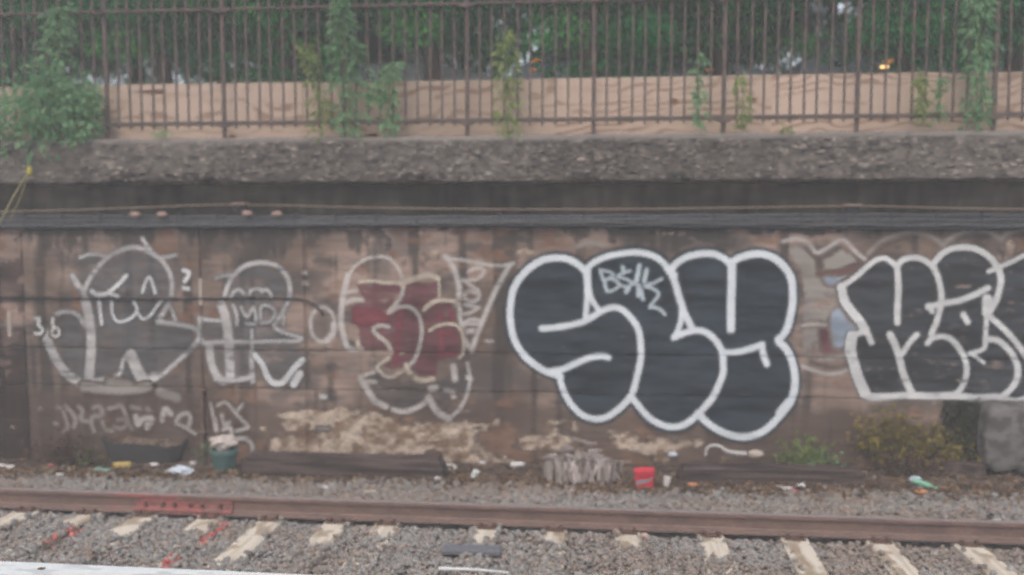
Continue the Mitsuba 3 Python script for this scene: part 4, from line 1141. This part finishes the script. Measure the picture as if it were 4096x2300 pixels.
btl = lathe([(0, 0), (.030, 0), (.033, .01), (.033, .12), (.026, .15), (.013, .165), (.013, .19), (0, .19)], 20)
q = on_ground(2068, 1872)
single('plastic_bottle', ply(move(btl, q + [-.06, 0, .035], rz=-.55, ry=math.pi / 2 - .22), 'white_plastic', smooth=40), 'small white plastic bottle lying tilted on the ballast left of the splintered wood', 'bottle')
gq_ = on_ground(3690, 1945)
single('glass_bottle', ply(move(lathe([(0, 0), (.034, 0), (.037, .01), (.037, .13), (.030, .17), (.014, .21), (.014, .25), (0, .25)], 20), gq_ + [-.09, .03, .05], rz=-.5, ry=math.pi / 2 + .2), 'green_glass', smooth=40), 'green glass bottle lying on the ballast beneath the yellow bush', 'bottle')
litter('crumpled_film', 3660, 1940, blob((.06, .035, .035), 61, .6, 2), 'blue_film', 'pale bluish plastic scrap against the green bottle', 'plastic scrap', .03)
litter('orange_scrap', 3685, 1978, blob((.065, .03, .025), 62, .5, 2), 'orange_card', 'orange scrap on the ballast just below the green bottle', 'litter')
litter('yellow_carton', 490, 1868, cbox(-.105, .105, -.03, .03, 0, .055), 'yellow_card', 'flat yellow carton lying in front of the dark trough', 'carton', rz=.05)
litter('teal_film', 408, 1885, sheet_scrap(.24, .10, 3, .04), 'teal_film', 'teal plastic film scrap left of the yellow carton', 'plastic film')
litter('plastic_bag', 725, 1902, blob((.125, .06, .05), 33, .6, 3), 'blue_film', 'crumpled shiny bluish white plastic bag on the ballast left of the green bucket', 'plastic bag')
litter('white_scrap', 618, 1868, blob((.06, .03, .025), 34, .5, 2), 'white_paper', 'white paper scrap in front of the dark trough near its right end', 'paper scrap')
litter('white_scrap', 772, 1862, blob((.04, .025, .025), 35, .5, 2), 'white_paper', 'small white paper scrap between the dark trough and the green bucket', 'paper scrap')
litter('white_scrap', 18, 1872, sheet_scrap(.28, .10, 8, .05), 'white_paper', 'torn white paper on the ground at the far left edge', 'paper scrap')
litter('white_scrap', 238, 1905, blob((.045, .02, .016), 39, .5, 2), 'white_paper', 'lone small white scrap on the ballast at the left', 'paper scrap')
litter('red_scrap', 203, 1866, blob((.05, .02, .016), 44, .4, 2), 'pink_red', 'small red scrap on the dirt at the left', 'litter')
litter('white_scrap', 1300, 1958, blob((.04, .02, .018), 46, .5, 2), 'white_paper', 'small white scrap on the ballast below the long brown timber', 'paper scrap')
litter('cream_scrap', 1482, 1975, cbox(-.07, .07, -.02, .02, 0, .035), 'sealant', 'cream chip lying right behind the rail below the long brown timber', 'litter')
litter('bent_hose', 1805, 1872, tube(curve([(-.17, 0, .01), (-.05, .02, .03), (.04, 0, .025), (.06, -.05, .02), (.05, -.09, .015)], 5), .014, 7), 'stub_white', 'bent pale hose at the right end of the long brown timber', 'hose')
litter('white_cup', 1892, 1915, lathe([(0, 0), (.03, 0), (.04, .09), (.036, .09), (.027, .006), (0, .006)], 20), 'white_plastic', 'small white cup standing on the ballast right of the long brown timber', 'cup', ry=.5)
litter('white_scrap', 1748, 1920, blob((.035, .02, .018), 58, .5, 2), 'white_paper', 'white scrap touching the right end of the long brown timber', 'paper scrap')
litter('white_scrap', 1930, 1858, blob((.05, .02, .02), 47, .5, 2), 'white_paper', 'white crumb of paper left of the white plastic bottle', 'paper scrap')
litter('white_cup', 2665, 1945, lathe([(0, 0), (.032, 0), (.042, .10), (.038, .10), (.028, .006), (0, .006)], 20), 'white_paper', 'greyish white cup standing right of the red tub', 'cup', ry=.12)
litter('white_scrap', 2690, 1862, blob((.055, .03, .03), 49, .4, 2), 'blue_film', 'bluish white scrap at the left end of the dark timber under the black letters', 'plastic scrap', .10)
litter('paper_wrapper', 3165, 1962, sheet_scrap(.27, .09, 12, .06), 'white_paper', 'white wrapper curled up at both ends lying on the ballast at the right', 'wrapper')
litter('pink_scrap', 3172, 1972, blob((.05, .015, .02), 52, .4, 2), 'pink_red', 'pinkish red scrap in front of the curled white wrapper', 'litter')
litter('orange_scrap', 1470, 1918, blob((.06, .02, .014), 63, .4, 2), 'brush_leaf', 'brown leaf clump at the foot of the long brown timber', 'leaf clump')
litter('orange_scrap', 2770, 1945, blob((.06, .02, .02), 64, .4, 2), 'orange_card', 'orange scrap at the foot of the dark timber under the black letters', 'litter')
litter('pink_scrap', 2580, 2160, blob((.035, .03, .02), 65, .5, 2), 'pink_tape', 'pinkish stone beside the tenth sleeper', 'stone', .02)
litter('pale_stone', 1085 + 440, 2030 + 150, blob((.05, .03, .02), 66, .4, 2), 'white_paper', 'pale chip lying before the seventh sleeper', 'chip', .02)

# cloth heap on the second timber
cq = on_ground(2860, 1850)
ct = [at(x, y, 9.72) for x, y in ((2822, 1822), (2828, 1795), (2850, 1782), (2880, 1786), (2905, 1803), (2940, 1812), (2985, 1815))]
single('white_hose', ply(tube(curve(ct, 6), np.linspace(.014, .026, 37), 10), 'worn_white', smooth=40), 'looped white plastic hose lying on the dark timber under the black letters', 'hose')
single('beige_scrap', ply(move(blob((.085, .05, .04), 71, .4, 2), at(3022, 1815, 9.74)), 'sealant', smooth=True), 'beige scrap lying right of the looped white hose', 'litter')

# red tub with a grey stripe
rq = on_ground(2578, 1952)
rt = thing('red_tub', 'crushed bright red plastic tub with a wavy grey stripe standing on the ballast', 'tub')
n1, n2 = 40, 14
vv = []
for j in range(n2):
    for i in range(n1):
        t = i / n1 * 2 * math.pi
        ux, uy = np.sign(math.cos(t)) * abs(math.cos(t)) ** .6, np.sign(math.sin(t)) * abs(math.sin(t)) ** .6
        z = j / (n2 - 1)
        dent = 1 - .10 * math.exp(-((z - .55) / .2) ** 2) * (1 + math.sin(t * 3))
        vv.append((ux * (.098 + .016 * z) * dent, uy * .075 * dent, .185 * z + .012 * z * math.sin(t + 1)))
ff = [(j * n1 + i, j * n1 + (i + 1) % n1, (j + 1) * n1 + (i + 1) % n1, (j + 1) * n1 + i) for j in range(n2 - 1) for i in range(n1)]
ff = np.array(ff)
top = len(vv)
vv.append((0, 0, .15))
tri = np.vstack([ff[:, [0, 1, 2]], ff[:, [0, 2, 3]], [((n2 - 1) * n1 + i, (n2 - 1) * n1 + (i + 1) % n1, top) for i in range(n1)]])
tub = np.array(vv)
part(rt, 'shell', ply(move(trimesh.Trimesh(tub, tri, process=False), rq + [0, .08, -.005]), 'red_plastic', smooth=40))
sv, nst = [], 14
for i in range(nst):
    u = i / (nst - 1)
    x_ = -.088 + .165 * u
    zc = .052 + .075 * u ** 2.2 + .012 * math.sin(u * 5)
    wz = .024 * (1 - .45 * u)
    for s in (-1, 1):
        sv.append((x_, -.075 * (1 - .10 * .6) - .010 + .05 * max(0, abs(x_) - .055), zc + s * wz))
sf = np.array([(2 * i, 2 * i + 2, 2 * i + 3, 2 * i + 1) for i in range(nst - 1)])
part(rt, 'stripe', ply(move(trimesh.Trimesh(np.array(sv), np.vstack([sf[:, [0, 1, 2]], sf[:, [0, 2, 3]]]), process=False), rq + [0, .08, -.005]), 'grey_stripe'), 'wavy grey stripe')

# heap of weathered wood splinters
hp = thing('splintered_stump', 'heap of pale grey splintered weathered wood left of the red tub', 'wood heap')
hr = np.random.default_rng(23)
mound = move(blob((.38, .13, .22), 5, .3, 3), on_ground(2325, 1905) + [0, .16, .02])
part(hp, 'core', ply(mound, 'splinter_core', smooth=30))
for k in range(170):
    px = hr.uniform(2175, 2485)
    b0 = on_ground(px, 1932 + hr.uniform(-14, 12) - 14 * abs((px - 2325) / 150) ** 2)
    top = .38 * (1 - .55 * abs((px - 2325) / 165) ** 2.2) * hr.uniform(.55, 1.12)
    L = hr.uniform(.09, .25)
    if k % 6:
        z0 = hr.uniform(-.02, max(.0, top - L))
        lean = np.array([hr.normal(0, .26), hr.uniform(-.1, .45), 1.0])
        b0 = b0 + [0, .35 * z0, z0]
    else:
        lean = np.array([hr.choice([-1, 1]) * 1.2, hr.uniform(-.2, .3), hr.uniform(-.2, .35)])
        b0 = b0 + [0, .4 * top, top * hr.uniform(.75, 1.0)]
    lean /= np.linalg.norm(lean)
    w = hr.uniform(.012, .040)
    m = cbox(-w, w, -w * .35, w * .35, 0, L, .004)
    m.vertices[:, :2] *= (1 - .55 * np.abs(m.vertices[:, 2:] / L * 2 - 1) ** 3)
    side = np.cross(lean, [0, 1, 0])
    side /= np.linalg.norm(side)
    Rm = np.stack([side, np.cross(lean, side), lean], 1)
    m = trimesh.Trimesh(m.vertices @ Rm.T + b0, m.faces, process=False)
    part(hp, 'splinter', ply(m, 'splinter', uv=np.full((len(m.vertices), 2), hr.beta(1.2, 1.2))))

# mat and stick in front of the rail
litter('grey_mat', 1885, 2243, move(cbox(-.25, .25, -.06, .09, 0, .05, .012), (0, 0, 0)), 'grey_mat', 'dark grey flat rubber mat lying on the ballast in front of the rail', 'mat', .06, rz=.02)
a, b = gz(1755, 2274, .05), gz(2035, 2290, .05)
single('white_stick', ply(tube([a, (a + b) / 2 + [0, 0, .008], b], [.016, .012, .007], 8), 'stub_white', smooth=40), 'thin whitish stick lying in front of the dark grey mat', 'stick')

# grey block, and dark leaves standing in for a niche in shade
nb = thing('concrete_block', 'rounded pale grey concrete block standing against the wall at the right edge', 'concrete block')
q0, q1 = at(3935, 1870, 10.1), at(4180, 1640, 10.1)
bm = trimesh.creation.box((q1[0] - q0[0], .34, q1[2] - q0[2] + .1)).subdivide().subdivide().subdivide().subdivide()
v = bm.vertices
s_ = (np.abs(v / (bm.extents / 2)) ** 5).sum(1, keepdims=True) ** (1 / 5)
v = v / np.maximum(s_, 1e-6) * np.abs(v / (bm.extents / 2)).max(1, keepdims=True)
v = v + .10 * (meshkit.fbm(v * 4, 3, 4) - .5)[:, None]
part(nb, 'body', ply(move(trimesh.Trimesh(v, bm.faces, process=False), ((q0[0] + q1[0]) / 2, 10.22, (q0[2] + q1[2]) / 2)), 'block_concrete', smooth=True))
mo = thing('niche_shade_patch', 'dark leaves standing in for niche shade between the yellow bush and the grey block', 'niche_shade')
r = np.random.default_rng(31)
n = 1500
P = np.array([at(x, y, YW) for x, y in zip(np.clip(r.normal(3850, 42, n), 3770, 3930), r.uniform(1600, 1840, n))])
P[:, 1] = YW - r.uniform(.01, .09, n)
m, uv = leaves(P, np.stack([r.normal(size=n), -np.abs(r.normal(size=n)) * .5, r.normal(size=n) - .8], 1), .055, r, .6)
leafy('niche_shade_leaf', (.022, .026, .016), (.055, .062, .032), .2)
part(mo, 'leaves', ply(m, 'niche_shade_leaf', uv=uv))


# bushes along the foot of the wall
def bush(lab, px, py, w, h, n, size, mat, seed, stems=14, name='bush', cat='bush', Y0=None, dens=1.0):
    r = np.random.default_rng(seed)
    q_ = on_ground(px, py) if Y0 is None else np.array([at(px, py, Y0)[0], Y0, float(ground_z(np.array([0.]), np.array([Y0]))[0])])
    k = thing(name, lab, cat)
    P_, D_l = [], []
    for s in range(stems):
        a_ = r.uniform(-1, 1)
        tip = q_ + [a_ * w + r.normal(0, .05), r.uniform(-.15, .12), h * r.uniform(.55, 1.0) * (1 - .35 * abs(a_))]
        midp = q_ + (tip - q_) * .5 + [r.normal(0, .05), r.normal(0, .03), h * .08]
        tip[1], midp[1] = min(tip[1], 10.3), min(midp[1], 10.3)
        pts = curve([q_ + [a_ * w * .35, 0, -.02], midp, tip], 8)
        part(k, 'stem', ply(tube(pts, np.linspace(.008, .003, len(pts)), 5), 'bark', smooth=50))
        c = n // stems
        i = r.integers(len(pts) // 3, len(pts), c)
        o = r.normal(size=(c, 3)) * [.09, .06, .06]
        P_.append(pts[i] + o)
        D_l.append(o * 6 + r.normal(size=(c, 3)) * .5 + [0, 0, -.2])
    P_ = np.vstack(P_)
    P_[:, 1] = np.minimum(P_[:, 1], 10.33)
    m_, uv_ = leaves(P_, np.vstack(D_l), size, r, .5)
    part(k, 'leaves', ply(m_, mat, uv=uv_))


bush('straggly yellowing bush growing against the wall under the right-hand letters', 3560, 1880, .62, .80, 760, .068, 'bush_leaf', 41, 26)
bush('yellowing bush beside the dark niche leaves, the right part of the undergrowth', 3800, 1870, .36, .44, 300, .062, 'bush_leaf', 42, 12)
bush('yellow green weed just right of the big black letters', 3195, 1850, .26, .36, 380, .062, 'vine_leaf_yellow', 43, 12)
bush('small bright green plant hanging over the right timber', 3285, 1915, .09, .22, 110, .055, 'vine_leaf', 44, 6, name='small_plant', cat='plant')
bush('dry brown brush heap at the left end of the wall', 255, 1862, .34, .38, 700, .05, 'brush_leaf', 45, 26, name='dry_brush', cat='brush')
bush('small yellow green weed at the left end of the dark trough', 375, 1858, .07, .2, 70, .05, 'vine_leaf_yellow', 46, 6, name='small_plant', cat='plant')
bush('low brown brush under the yellowing bush beside the right timber end', 3640, 1905, .42, .26, 420, .045, 'brush_leaf', 48, 14, name='dry_brush', cat='brush')
bush('small green weed growing behind the left side of the green bucket', 825, 1862, .06, .3, 60, .045, 'vine_leaf', 49, 5, name='small_plant', cat='plant')

# ------------------------------------------------------------------ even veil added in place of window glare
labels['window_veil'] = {'label': 'thin pale veil added in place of window glare', 'category': 'window_veil', 'kind': 'stuff'}
scene['window_veil'] = {'type': 'cube', 'to_world': T().translate([0, 0, 5.3]).scale([82, 72, 6.8]), 'bsdf': {'type': 'null'}, 'interior': {'type': 'ref', 'id': 'air'}}
